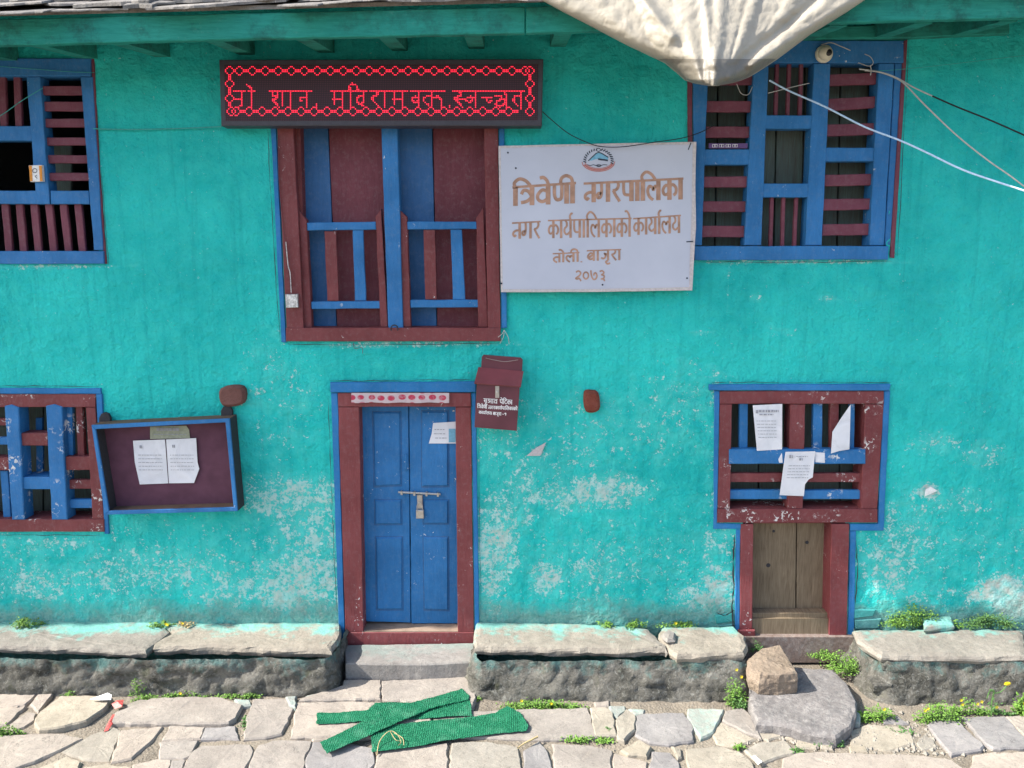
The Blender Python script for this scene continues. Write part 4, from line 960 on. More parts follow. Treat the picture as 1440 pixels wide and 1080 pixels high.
# ------------------------------------------------------------------ brush lettering
def S(*p): return ('c', p)
def L_(*p): return ('l', p)
GL = {
 'na': (.78, [L_((.62,1),(.62,0)), S((.62,.52),(.35,.52),(.14,.42),(.1,.26),(.22,.16),(.32,.26))]),
 'ga': (.92, [S((.32,1),(.33,.55),(.27,.28),(.12,.22),(.06,.36),(.16,.46),(.3,.42)), L_((.72,1),(.72,0))]),
 'ra': (.62, [S((.40,1),(.44,.8),(.32,.62),(.1,.56)), S((.12,.58),(.26,.34),(.52,.0))]),
 'pa': (.80, [S((.14,1),(.14,.55),(.24,.34),(.60,.32)), L_((.62,1),(.62,0))]),
 'aa': (.36, [L_((.18,1),(.18,0))]),
 'i':  (.36, [L_((.16,1),(.16,0)), S((.16,.98),(.10,1.22),(.36,1.42),(.68,1.30),(.92,1.03))]),
 'ii': (.36, [L_((.18,1),(.18,0)), S((.18,1.0),(.12,1.26),(-.14,1.40),(-.38,1.28),(-.42,1.0))]),
 'e':  (0, [S((-.16,1),(-.24,1.22),(-.42,1.40),(-.60,1.38))]),
 'ta': (.80, [L_((.62,1),(.62,0)), S((.62,.58),(.32,.60),(.12,.44),(.16,.2),(.42,.0))]),
 'tra': (.82, [L_((.64,1),(.64,0)), S((.10,.60),(.22,.80),(.44,.74),(.62,.48)), S((.64,.42),(.38,.22),(.08,.16))]),
 'va': (.82, [L_((.64,1),(.64,0)), S((.62,.66),(.35,.76),(.12,.52),(.14,.28),(.36,.16),(.62,.30))]),
 'nna': (.88, [S((.14,1),(.14,.5),(.22,.26),(.36,.22),(.50,.34),(.52,.96)), L_((.76,1),(.76,0))]),
 'la': (.96, [L_((.76,1),(.76,0)), S((.74,.62),(.56,.70),(.46,.52),(.38,.64),(.20,.70),(.10,.48),(.20,.2),(.44,.02))]),
 'ka': (.98, [L_((.48,1),(.48,0)), S((.48,.62),(.26,.72),(.08,.50),(.16,.28),(.34,.28),(.48,.42)), S((.48,.62),(.68,.74),(.88,.56),(.86,.32),(.72,.22))]),
 'ya': (.82, [S((.16,1),(.30,.86),(.30,.66),(.12,.52),(.12,.32),(.32,.20),(.62,.36)), L_((.64,1),(.64,0))]),
 'reph': (0, [S((-.18,1),(-.24,1.2),(-.12,1.36),(0,1.34))]),
 'ba': (.82, [L_((.64,1),(.64,0)), S((.62,.66),(.35,.76),(.12,.52),(.14,.28),(.36,.16),(.62,.30)), L_((.2,.32),(.56,.60))]),
 'ja': (.98, [L_((.76,1),(.76,0)), S((.76,.62),(.56,.62),(.42,.68),(.54,.46),(.38,.2),(.12,.28))]),
 'u':  (0, [S((-.22,0),(-.42,-.12),(-.28,-.32),(-.02,-.24))]),
 'sa': (.86, [L_((.68,1),(.68,0)), S((.24,1),(.36,.8),(.26,.6),(.1,.56)), S((.16,.58),(.32,.3),(.5,.02)), L_((.3,.5),(.68,.5))]),
 'jha': (.90, [L_((.74,1),(.74,0)), S((.16,.98),(.34,.84),(.18,.66),(.42,.5),(.30,.2),(.08,.26)), L_((.38,.52),(.74,.52))]),
 'tta': (.70, [L_((.36,1),(.36,.8)), S((.58,.78),(.28,.8),(.10,.5),(.22,.16),(.46,.12),(.60,.3))]),
 'dot': (.30, [L_((.15,.12),(.15,0))]), 'dash': (.5, [L_((.05,.45),(.4,.45))]),
 '2': (.74, [S((.12,.86),(.34,1.0),(.56,.82),(.46,.54),(.20,.34),(.10,.22),(.26,.16),(.42,.24),(.60,-.06))]),
 '0': (.74, [S((.34,.9),(.12,.72),(.10,.38),(.32,.16),(.54,.36),(.54,.70),(.34,.9))]),
 '7': (.78, [S((.06,1.05),(.10,.56),(.26,.16),(.50,.14),(.64,.44),(.54,.76),(.38,.72),(.34,.5))]),
 '3': (.70, [S((.12,.90),(.34,.98),(.52,.82),(.40,.62),(.24,.58)), S((.30,.58),(.54,.46),(.50,.22),(.22,.14)), S((.38,.18),(.52,.08),(.60,-.08))]),
 '1': (.50, [S((.30,.60),(.12,.66),(.12,.86),(.32,.90),(.40,.62),(.30,.3),(.36,.0))]),
}
LAY = [0]
def ribbon(mb, pts, w, Y):
    LAY[0] += 1; y = Y - 0.00012*(LAY[0] % 12); n = len(pts); vv = []; ff = []
    for i, p in enumerate(pts):
        t = (pts[min(i+1, n-1)]-pts[max(i-1, 0)]); t = Vector((t.x, 0, t.z)).normalized(); nn = Vector((-t.z, 0, t.x))
        vv += [Vector((p.x, y, p.z))+nn*w/2, Vector((p.x, y, p.z))-nn*w/2]
    for i in range(n-1): ff.append((2*i, 2*i+1, 2*i+3, 2*i+2))
    mb.add(vv, ff)
def word(mb, keys, conv, x0, x1, h0, h1, b0, b1, wide, thin, Y, head=True):
    """fit a word between x0..x1 of a measured crop; h = headline, b = baseline heights at both ends"""
    tot = sum(GL[k][0] for k in keys); cur = 0
    def pt(u, v):
        x = x0+(x1-x0)*u/tot; f_ = (x-x0)/(x1-x0); h = h0+(h1-h0)*f_; b_ = b0+(b1-b0)*f_
        return W(*conv(x, b_+(h-b_)*v), Y)
    for k in keys:
        for kind, pts in GL[k][1]:
            pts = [Vector((a, b_, 0)) for a, b_ in pts]
            if kind == 'c': pts = cat_rom(pts, 5)
            ribbon(mb, [pt(cur+p.x, p.y) for p in pts], wide if kind == 'l' else thin, Y)
        cur += GL[k][0]
    if head: ribbon(mb, [pt(0, 1), pt(tot*.5, 1), pt(tot, 1)], thin*0.75, Y)

# ------------------------------------------------------------------ office signboard
sb = empty('signboard', W(838, 411, -0.06), 'pale blue white office signboard with brown Devanagari lettering and a round seal', 'signboard')
SY = -0.085
MB().wallp([(701,205),(840,202),(979.5,199.3),(978,260),(979,320),(973.5,408.4),(840,410.5),(704.4,411)], SY, 0.03, 0.002, 0.0008).build('backing', m_signedge, sb)
MB().wallp([(704,208.5),(840,205),(974,203),(972.5,300),(969,404),(840,406.5),(707,407)], SY-0.0025, 0.002, 0.0005, 0.0015).build('face', m_board, sb)
C4 = lambda x, y: (690+x/4.5, 180+y/4.5); TY = SY-0.0032
lt = MB(); q_ = 1/4.5*0.00437
word(lt, ['i','tra','va','e','nna','ii'], C4, 137, 540, 376, 348, 494, 476, 29*q_, 20*q_, TY)
word(lt, ['na','ga','ra','pa','aa','i','la','ka','aa'], C4, 588, 1220, 352, 320, 472, 452, 27*q_, 18*q_, TY)
word(lt, ['na','ga','ra'], C4, 135, 316, 602, 592, 702, 698, 16*q_, 13*q_, TY)
word(lt, ['ka','aa','ya','reph','pa','aa','i','la','ka','aa','ka','aa','e'], C4, 362, 892, 586, 572, 698, 688, 15*q_, 12*q_, TY)
word(lt, ['ka','aa','ya','aa','reph','la','ya'], C4, 902, 1204, 574, 553, 678, 664, 15*q_, 12*q_, TY)
word(lt, ['ta','aa','e','la','ii'], C4, 392, 562, 796, 788, 852, 846, 13*q_, 11*q_, TY)
word(lt, ['dot'], C4, 564, 584, 795, 795, 850, 850, 12*q_, 9*q_, TY, head=False)
word(lt, ['ba','aa','ja','u','ra','aa'], C4, 608, 826, 777, 769, 842, 836, 13*q_, 11*q_, TY)
word(lt, ['2','0','7','3'], C4, 532, 728, 905, 902, 966, 964, 9*q_, 10*q_, TY, head=False)
lt.build('lettering', m_letter, sb, kind='stuff')
cc_ = (682, 205)
def arc(cx, cy, rx, ry, a0, a1, n=20): return [W(*C4(cx+rx*math.cos(R(a0+(a1-a0)*i/n)), cy-ry*math.sin(R(a0+(a1-a0)*i/n))), TY) for i in range(n+1)]
sm = MB()
for k in range(19):
    a = -8 + k*196/18
    if 82 < a < 98: continue
    p0 = (682+78*math.cos(R(a)), 208-66*math.sin(R(a))); p1 = (682+96*math.cos(R(a-6)), 208-80*math.sin(R(a-6)))
    ribbon(sm, [W(*C4(*p0), TY), W(*C4(*p1), TY)], 7*q_, TY)
ribbon(sm, arc(682, 138, 12, 10, 0, 360), 4*q_, TY)
ribbon(sm, [W(*C4(x, y), TY) for x, y in ((618,208),(640,186),(668,160),(684,154),(702,160),(745,186))], 6*q_, TY)
ribbon(sm, [W(*C4(x, y), TY) for x, y in ((680,196),(700,200),(722,202),(742,206))], 10*q_, TY)
ribbon(sm, [W(*C4(x, y), TY) for x, y in ((610,232),(630,238),(650,232),(668,238),(690,240),(715,232),(738,234))], 4*q_, TY)
ribbon(sm, arc(684, 238, 14, 6, 0, 360), 4*q_, TY)
sm.build('seal_outline', m_ink, sb)
sm2 = MB(); sm2.wallp([C4(618,206), C4(640,188), C4(668,162), C4(684,156), C4(702,162), C4(745,188), C4(742,202), C4(700,196), C4(664,198), C4(640,206)], TY+0.0004, 0.0004, 0.0001, 0); sm2.build('seal_mountain', m_sealblue, sb)
sm3 = MB(); ribbon(sm3, arc(682, 212, 104, 62, 195, 345), 5*q_, TY); ribbon(sm3, arc(682, 200, 92, 56, 200, 340), 4*q_, TY)
ribbon(sm3, arc(682, 206, 97, 59, 205, 335), 9*q_, TY+0.0005)
ribbon(sm3, [W(*C4(578,215), TY), W(*C4(586,240), TY), W(*C4(600,232), TY)], 5*q_, TY); ribbon(sm3, [W(*C4(786,212), TY), W(*C4(776,236), TY), W(*C4(764,228), TY)], 5*q_, TY)
sm3.build('seal_ribbon', m_sealred, sb)
nl = MB()
for x, y in ((109,156),(159,254),(68,984),(1243,950),(708,992)):
    p = W(*C4(x, y), TY); nl.lathe((p.x, TY+0.002, p.z), [(0.006, 0), (0.005, 0.004), (0.001, 0.005)], n=8)
nl.build('nail_head', m_ink, sb)
st2 = MB(); ribbon(st2, [W(*C4(1238,720), TY), W(*C4(1280,718), TY)], 7*q_, TY); ribbon(st2, [W(*C4(1268,92), TY), W(*C4(1250,138), TY)], 6*q_, TY); st2.build('edge_mark', m_ink, sb)

# ------------------------------------------------------------------ suggestion box
bx = empty('suggestion_box', W(698, 604, -0.09), 'tilted maroon metal suggestion box with sloping lid hung beside the door lintel', 'letter box')
pl = MB(); pl.wallp([(677.5,502),(680,499),(732.5,503),(735,506),(733.5,530),(676,528)], -0.05, 0.012, 0.001, 0); pl.build('back_plate', m_maroonbox, bx)
BYF = -0.15
fb = MB(); fb.wallp([(670.5,539.5),(731,543.3),(726.7,606),(667.2,601)], BYF, 0.10, 0.002, 0); fb.build('body', m_maroonbox, bx)
ld_ = MB(); q4 = [W(672.8,516,-0.055), W(736,522,-0.055), W(732.4,543.6,-0.165), W(667,538.6,-0.165)]
dn = Vector((0, 0.004, -0.006)); ld_.add(q4+[p+dn for p in q4], [(3,2,1,0),(4,5,6,7),(0,1,5,4),(1,2,6,5),(2,3,7,6),(3,0,4,7)])
ld_.build('lid', m_maroonlid, bx)
hs = MB(); hs.wallp([(696.5,543),(702,543),(702,559.5),(696.5,559.5)], BYF-0.006, 0.007, 0.001, 0); p = W(699.3,551.5,BYF-0.008); hs.lathe((p.x, BYF-0.005, p.z), [(0.007,0),(0.007,0.008),(0.003,0.010)], n=10); hs.build('hasp', m_steel, bx)
MB().tube(cat_rom([W(683,503.5,-0.055), W(697,506.5,-0.062), W(710.5,508.5,-0.062), W(728.5,506,-0.055)], 5), 0.0018, 6).build('hanging_wire', m_steel, bx)
C9 = lambda x, y: (660+x/9, 490+y/9); bq = 1/9*0.00437; tx = MB()
word(tx, ['sa','u','jha','aa','va'], C9, 178, 358, 635, 645, 690, 700, 8*bq, 8*bq, BYF-0.001); word(tx, ['pa','e','i','tta','ka','aa'], C9, 385, 545, 645, 655, 702, 710, 8*bq, 8*bq, BYF-0.001)
word(tx, ['i','tra','va','e','nna','ii'], C9, 100, 225, 710, 722, 752, 762, 7*bq, 7*bq, BYF-0.001); word(tx, ['na','ga','ra','ka','aa','ya','reph','pa','aa','i','la','ka','aa','ka','aa','e'], C9, 240, 610, 726, 745, 765, 785, 7*bq, 7*bq, BYF-0.001)
word(tx, ['ka','aa','ya','aa','reph','la','ya'], C9, 120, 285, 790, 803, 825, 838, 7*bq, 7*bq, BYF-0.001); word(tx, ['ba','aa','ja','u','ra','aa'], C9, 298, 405, 805, 812, 840, 848, 7*bq, 7*bq, BYF-0.001)
word(tx, ['dash','1'], C9, 415, 470, 812, 815, 845, 850, 7*bq, 7*bq, BYF-0.001, head=False)
tx.build('lettering', m_white, bx, kind='stuff')

# ------------------------------------------------------------------ notice board
nb = empty('notice_board', W(240, 722, -0.08), 'shallow open wooden notice box with blue edge and maroon back, tilted on the wall', 'notice board')
F0 = [(128.5,598),(322.5,588.5),(334,719),(147.5,724)]; NY = -0.135
def quad_inset(q, d):
    cx = sum(p[0] for p in q)/4; cy = sum(p[1] for p in q)/4
    return [(x+(d if x < cx else -d), y+(d if y < cy else -d)) for x, y in q]
Fo = [W(x, y, NY) for x, y in F0]; Fi = [W(x, y, NY) for x, y in quad_inset(F0, 5.5)]
def side(i, j, name, mat, yf, yb, a, b_):
    q = [a[i], a[j], b_[j], b_[i]]; m = MB(); m.ext([(p.x, p.z) for p in q], lambda u, v, d: (u, yf+d, v), yb-yf, 0.002); m.build(name, mat, nb)
Fm = [W(x, y, NY) for x, y in quad_inset(F0, 4.5)]
for i in range(4):
    side(i, (i+1) % 4, 'edge_batten', m_blue, NY-0.001*(i % 2), NY+0.012, Fo, Fi)
    Fo2 = [Vector((p.x*1.0+(0.001 if p.x < Fo[0].x*0.5 else -0.001), p.y, p.z)) for p in Fo]
    side(i, (i+1) % 4, 'side_board', m_noticeside if i in (1, 3) else m_brown, NY+0.0125+0.001*(i % 2), -0.012, Fo2, Fm)
pn = MB(); pn.ext([(p.x, p.z) for p in Fm], lambda u, v, d: (u, -0.030+d, v), 0.015, 0.001); pn.build('back_panel', m_noticeback, nb)
for x, y in ((147, 588), (318.5, 578)):
    MB().wallp([(x-8,y+14),(x-8,y),(x-5,y-6),(x,y-8),(x+5,y-6),(x+8,y),(x+8,y+14)], -0.035, 0.02, 0.003, 0).build('lug', m_noticeside, nb)
def sheet(name, px, Y, mat, label, cat, lines, group=None, curl=0.012, parent=None):
    """a sheet of paper with printed lines; lines = (x0, x1, y, thick) in photo pixels"""
    pts = [W(x, y, Y) for x, y in px]; n = len(pts); m = MB()
    c = sum(pts, Vector())/n; v = [p + Vector((0, -abs(curl)*noise.noise(p*9)-0.001, 0)) for p in pts]
    m.add(v+[p+Vector((0, 0.0008, 0)) for p in v], [tuple(range(n)), tuple(range(2*n-1, n-1, -1))]+[(i, (i+1) % n, n+(i+1) % n, n+i) for i in range(n)])
    o = m.build(name, mat, parent, label, cat, group)
    pm = MB()
    for x0, x1, y, th in lines:
        ym = min(p.y for p in v)-0.0012; a = W(x0, y-th/2, ym); b_ = W(x1, y+th/2, ym)
        x = a.x
        while x < b_.x:
            w = random.uniform(.006, .022); e = min(x+w, b_.x); pm.add([(x, ym, a.z), (x, ym, b_.z), (e, ym, b_.z), (e, ym, a.z)], [(0,1,2,3)]); x = e+random.uniform(.003,.006)
    if lines: pm.build('print', m_inkfaint, o, kind='stuff')
    return o
NP = -0.034
sheet('notice_card', [(211,600),(262,598.5),(266,604),(267.5,616),(212,617)], NP, m_card, 'small yellowed printed card at the top inside the notice box', 'card', [(220,252,604,4.0),(216,262,611,1)])
sheet('notice_paper', [(187.5,619.5),(233,617.5),(236,680),(197,681),(190,650)], NP-0.004, m_paper, 'left one of two white typed papers pinned in the notice box', 'paper', [(196,199.5,628.5,4)]+[(194+i*.3, 228+i*.3, 640+i*5.2, .8) for i in range(5)])
sheet('notice_paper', [(234.5,617.5),(276,616),(278,650),(280.5,659),(273,679),(237,680)], NP-0.006, m_paper, 'right one of two white typed papers in the notice box, lower corner cut', 'paper', [(242,246,627.5,4)]+[(239+i*.3, 272+i*.3, 640+i*5.2, .8) for i in range(5)])
# papers on the small window
sheet('notice_paper', [(1058.5,570),(1100,568),(1100,632),(1085,633),(1064,633.7)], -0.030, m_paper, 'white typed notice pasted on the upper left of the small window above the low door', 'paper', [(1063,1066,579,4.5),(1067,1095,578,3.2),(1068,1088,583,1.8)]+[(1064+i*.5, 1092, 592+i*4.6, .8) for i in range(6)])
sheet('notice_paper', [(1196.7,569),(1194.8,632),(1180,634),(1168.5,637.8),(1170.4,607),(1183,588)], -0.034, m_paper, 'folded blank white paper at the upper right of the small window', 'paper', [])
sheet('notice_paper', [(1104.8,635.6),(1146.7,634.8),(1142.6,671),(1137,674),(1132,681),(1130.7,697.8),(1096,696)], -0.036, m_paper, 'white notice with torn lower right corner in the middle of the small window', 'paper', [(1110,1115,642,4.5),(1124,1129,646,3.2),(1120,1136,642,1)]+[(1109-i*.7, 1139-i*.6, 655+i*4.2, .8) for i in range(5)])
sheet('torn_paper', [(1146,636),(1160,637),(1160,651),(1147,650)], -0.030, m_paper, 'small torn white paper scrap right of the torn notice on the blue rail', 'paper scrap', [])
sheet('torn_paper', [(1095,646),(1100,637),(1101,651),(1096,651)], -0.030, m_paper, 'tiny white paper scrap left of the torn notice on the blue rail', 'paper scrap', [])
st_paper = sheet('door_sticker', [(609,595),(641,593),(641,623.5),(603,623.5),(607,610)], LY-0.014, m_paper, 'torn white and blue sticker on the right leaf of the blue door', 'sticker', [(611,625,604,1),(610,626,610,1),(612,628,616,1)])
MB().wallp([(631,603),(640.5,603),(640.5,622),(631,622)], LY-0.018, 0.001, 0.0003, 0).build('blue_print', m_sealblue, st_paper)
sheet('torn_paper', [(740,641),(754,630),(768,622),(760,641)], -0.022, m_signedge, 'torn pinkish white paper scrap stuck on the bare wall below the letter box', 'paper scrap', [])
sheet('torn_paper', [(1301,688),(1308,684),(1318,690),(1300,698)], -0.02, m_white, 'small pale paper scrap on the wall right of the small window', 'paper scrap', [])
bn = MB(); nseg = 24
for j in range(3):
    for i in range(nseg+1):
        x = 494+137.6*i/nseg; y = (552.5, 559.5, 566.4)[j] + math.sin(i*.9)*0.5*j/2
        p = W(x, y, -0.032-0.004*math.sin(i*0.8)*(j/2)); bn.v.append(p)
for j in range(2):
    for i in range(nseg): a = j*(nseg+1)+i; bn.f.append((a+1, a, a+nseg+1, a+nseg+2))
bo = bn.build('cloth_banner', m_banner, label='narrow red and white patterned cloth strip hung across the top of the door frame', cat='banner', smooth=True)

# ------------------------------------------------------------------ small fittings
p = W(1158.5, 76, -0.03); dc = empty('dome_camera', p, 'cream dome security camera on the top rail of the right upper window', 'camera')
MB().lathe((p.x, -0.018, p.z), [(0.046,0),(0.05,0.01),(0.049,0.022),(0.042,0.032)], n=28).build('base', m_cream, dc, smooth=True)
q = Vector((p.x+0.0, 0, p.z)); MB().lathe((q.x, -0.05, q.z), [(0.041,-0.002),(0.038,0.012),(0.030,0.026),(0.018,0.034),(0.006,0.037)], n=24).build('dome', m_cream, dc, smooth=True)
MB().lathe((q.x+0.008, -0.078, q.z-0.004), [(0.019,-0.01),(0.019,0.006),(0.014,0.009),(0.006,0.010)], n=16).build('lens', m_black, dc, smooth=True)
sx = empty('switch_box', W(410, 433, -0.03), 'small foil covered switch box on the left jamb of the central window', 'switch box')
MB().wallp([(401,414),(418,413.5),(419,432.5),(402,433)], -0.05, 0.03, 0.003, 0.001).build('box', m_metalgrey, sx)
MB().tube(cat_rom([W(391,190,-0.03), W(393,260,-0.03), W(400,335,-0.032), W(405,380,-0.034), W(409,412,-0.04)], 5), 0.0028, 6).build('lead', m_redboard, sx)
MB().tube(cat_rom([W(402,340,-0.036), W(405,372,-0.036), W(408,385,-0.037), W(409.5,412,-0.04)], 5), 0.003, 6).build('foil_lead', m_metalgrey, sx)
tg = empty('tag_device', W(49, 255, -0.03), 'small white tag with orange edges on the mullion of the left upper window', 'tag')
MB().wallp([(40,232.5),(58.5,232),(60,255),(42.5,255.5)], -0.035, 0.022, 0.002, 0).build('plate', m_white, tg)
for x in (42.5, 56.5): MB().wallp([(x-2,232.8),(x+2,232.8),(x+3.3,254.6),(x-.4,254.8)], -0.0365, 0.002, 0.0004, 0).build('orange_stripe', m_orange, tg)
tm = MB(); ribbon(tm, [W(49+3.2*math.cos(a), 240-3*math.sin(a), -0.0362) for a in [k*math.pi/5 for k in range(11)]], 0.0035, -0.0362); ribbon(tm, [W(52,246,-.0362), W(49.5,248,-.0362), W(52.5,251,-.0362)], 0.0035, -0.0362); tm.build('mark', m_ink, tg)
ps = empty('label_strip', W(1024, 208, -0.02), 'narrow purple label strip with white boxes at the left of the right upper window', 'label')
MB().wallp([(996.7,201.5),(1051.5,201.5),(1051,208.5),(996.7,208.5)], -0.008, 0.006, 0.0006, 0).build('strip', m_purple, ps)
wb = MB()
for k in range(4):
    for d in (0, 3.6):
        x = 1002+k*9.4+d; pts = [W(a, b_, -0.0092) for a, b_ in ((x,203),(x+3,203),(x+3,206.8),(x,206.8),(x,203))]; ribbon(wb, pts, 0.0026, -0.0092)
wb.build('mark', m_white, ps)

# ------------------------------------------------------------------ tarpaulin
tp = empty('tarpaulin', W(1000, 0, -0.7), 'crumpled cream tarpaulin sagging from the eaves over the right upper window', 'tarpaulin')
EL = [(-60,655),(-30,705),(0,761),(17,792),(35,827),(62.5,879),(88.5,934),(104,953),(113,963),(118,978),(121,998)]
ER = [(-60,1330),(-30,1262),(0,1216),(17,1191),(49,1139),(83,1094),(100,1068),(108,1055),(114,1040),(118,1025),(121,1008)]
def lerp_t(T, y):
    for (a, b_), (c, d) in zip(T, T[1:]):
        if y <= c: return b_+(d-b_)*(y-a)/(c-a)
    return T[-1][1]
def tarp_pt(u, py, back=0.0):
    xl, xr_ = lerp_t(EL, py), lerp_t(ER, py); px = xl+(xr_-xl)*u
    e = math.sin(math.pi*u)**0.7
    low = min(1.0, max(0.0, (py+40)/150.0)); dep = FY-0.10-0.06*e-0.30*low*e**0.5
    # folds gather towards the hanging point at the bottom
    ang = math.atan2(px-1000, 190-py); rad = math.hypot(px-1000, 190-py)
    def ridge(v): return 1-2*abs(noise.noise(v))
    fold = 0.030*noise.noise(Vector((ang*4.5, rad*0.003, 2.2))) + 0.014*ridge(Vector((ang*8, rad*0.004, 8.1)))
    cr = 0.007*ridge(Vector((px*0.022, py*0.030, 4))) + 0.004*ridge(Vector((px*0.055+3, py*0.06, 7))) + 0.002*ridge(Vector((px*0.13, py*0.12, 9)))
    for fx, fy, gx_, gy_, am in ((1195, 5, 1060, 92, .035), (1150, 0, 1030, 95, -.03), (905, 0, 945, 50, .03), (990, 0, 1003, 90, .02)):
        ex, ey = gx_-fx, gy_-fy; L2 = ex*ex+ey*ey; tt = max(0, min(1, ((px-fx)*ex+(py-fy)*ey)/L2)); dd = math.hypot(px-fx-ex*tt, py-fy-ey*tt)
        fold -= am*math.exp(-(dd/7.5)**2)
    return px, py, dep + (fold+cr)*min(1, e*1.6) + back
tm_ = MB(); NU, NV = 170, 90
rows = []
for j in range(NV+1):
    py = -58 + 179*j/NV; row = []
    for i in range(NU+1):
        px, pyy, y = tarp_pt(i/NU, py); row.append(W(px, pyy, y))
    rows.append(row)
# top rows run back over the slates
ext_rows = []
for k in range(14, 0, -1):
    row = []
    for i in range(NU+1):
        p = rows[0][i]; t = k/14; y = p.y+(0.9-p.y)*t
        zr = roofz(p.x, y)+0.10+0.02*noise.noise(Vector((p.x*5, y*5, 0))); blend = min(1, t*3)
        row.append(Vector((p.x, y, p.z*(1-blend)+max(zr, p.z*0)*blend)))
    ext_rows.append(row)
rows = ext_rows+rows
for row in rows: tm_.v += row
for j in range(len(rows)-1):
    for i in range(NU): a = j*(NU+1)+i; tm_.f.append((a+1, a, a+NU+1, a+NU+2))
tm_.build('sheet', m_tarp, tp, smooth=True)
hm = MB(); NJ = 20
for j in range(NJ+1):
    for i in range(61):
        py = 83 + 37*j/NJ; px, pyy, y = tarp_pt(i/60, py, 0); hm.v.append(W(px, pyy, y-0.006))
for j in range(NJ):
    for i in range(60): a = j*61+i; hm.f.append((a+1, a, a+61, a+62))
hm.build('folded_hem', m_hem, tp, smooth=True)  # strip in front of the sheet, carrying the painted band of shade

# ------------------------------------------------------------------ cables
def cable(pts, r, mat, label, name='cable'):
    v = [W(x, y, Y) for x, y, Y in pts]; MB().tube(cat_rom(v, 8), r, 7).build(name, mat, label=label, cat='cable', smooth=True)
cable([(1082,113,-.03),(1110,128,-.06),(1160,150,-.12),(1215,178,-.2),(1262,196,-.27),(1300,213,-.33),(1352,238,-.42),(1400,255,-.5),(1440,268,-.57),(1600,320,-.9)], 0.0052, m_cabW, 'bright white blue cable slanting down across the right upper window')
cable([(1208,97,-.03),(1235,101,-.05),(1258,109,-.07),(1273,119,-.1),(1300,147,-.15),(1345,190,-.22),(1390,226,-.3),(1440,262,-.4),(1600,390,-.7)], 0.0042, m_cabG, 'pale grey cable falling steeply from the right upper window to the lower right')
cable([(1216,99,-.035),(1240,102,-.06),(1262,110,-.08),(1285,123,-.11),(1311,135,-.14)], 0.004, m_cabG, 'short grey cable end spliced to the black cable right of the right upper window')
cable([(1311,135,-.14),(1345,150,-.19),(1390,168,-.26),(1440,190,-.33),(1600,262,-.6)], 0.0044, m_cabB, 'black cable running right from the splice beside the right upper window')
cable([(763,157,-.12),(775,168,-.1),(800,188,-.1),(830,202,-.105),(850,206.5,-.11),(880,206,-.11),(920,200,-.11),(960,194,-.1),(985,186,-.06),(1003,177,-.03)], 0.0026, m_cabB, 'thin black wire sagging from the LED sign over the signboard top')
cable([(131,181,-.012),(180,182,-.014),(240,181,-.014),(312,178,-.016)], 0.0035, m_cabT, 'turquoise painted wire on the wall between left upper window and LED sign')
cable([(-40,90,-.03),(20,95,-.03),(60,98,-.03),(100,101,-.03),(133,102,-.025)], 0.0016, m_cabT, 'thin thread across the top rail of the left upper window')
cable([(-60,196,-.1),(0,163,-.06),(30,142,-.04),(60,124,-.03)], 0.002, m_cabT, 'thin wire slanting over the upper left corner bars of the left upper window')
cable([(1226,100,-.03),(1262,98,-.04),(1330,91,-.05),(1440,78,-.06),(1600,60,-.1)], 0.0016, m_cabT, 'thin turquoise wire running right along the wall from the right upper window')
cable([(1155,63,-.05),(1168,60,-.045),(1182,65,-.045),(1196,71,-.03)], 0.0025, m_cabG, 'short pale lead curling out of the dome camera')
cable([(1207,88,-.03),(1222,93,-.05),(1228,88,-.05),(1224,80,-.045),(1216,76,-.03)], 0.0022, m_cabG, 'looped wire scrap tied at the top right pane of the right upper window')
cable([(1224,92,-.05),(1225,99,-.055),(1224,106,-.05)], 0.003, m_cabG, 'tiny upright wire end beside the grey cables in the right upper window')
cable([(1080,131,.0),(1100,126,-.01),(1120,121,-.01),(1138,117,.005)], 0.0025, m_cabG, 'pale stick wedged across the top bars of the right upper window')
cable([(1036,118,-.05),(1042,131,-.05),(1052,133,-.05),(1058,122,-.05)], 0.002, m_cabG, 'small wire loop below the tarpaulin tip')
cable([(497,482,-.02),(499,490,-.02),(509,489,-.02),(510,497,-.02)], 0.0016, m_redboard, 'thin red thread under the sill of the central window', 'thread')
for i, (x1, y1) in enumerate(((703,483),(716,484),(698,476))):
    cable([(709,464,-.03),((709+x1)/2+2,(464+y1)/2,-.035),(x1,y1,-.02)], 0.0018, m_cabG, ('left strand', 'right strand', 'short upper strand')[i]+' of the knotted string at the lower right corner of the central window', 'string')

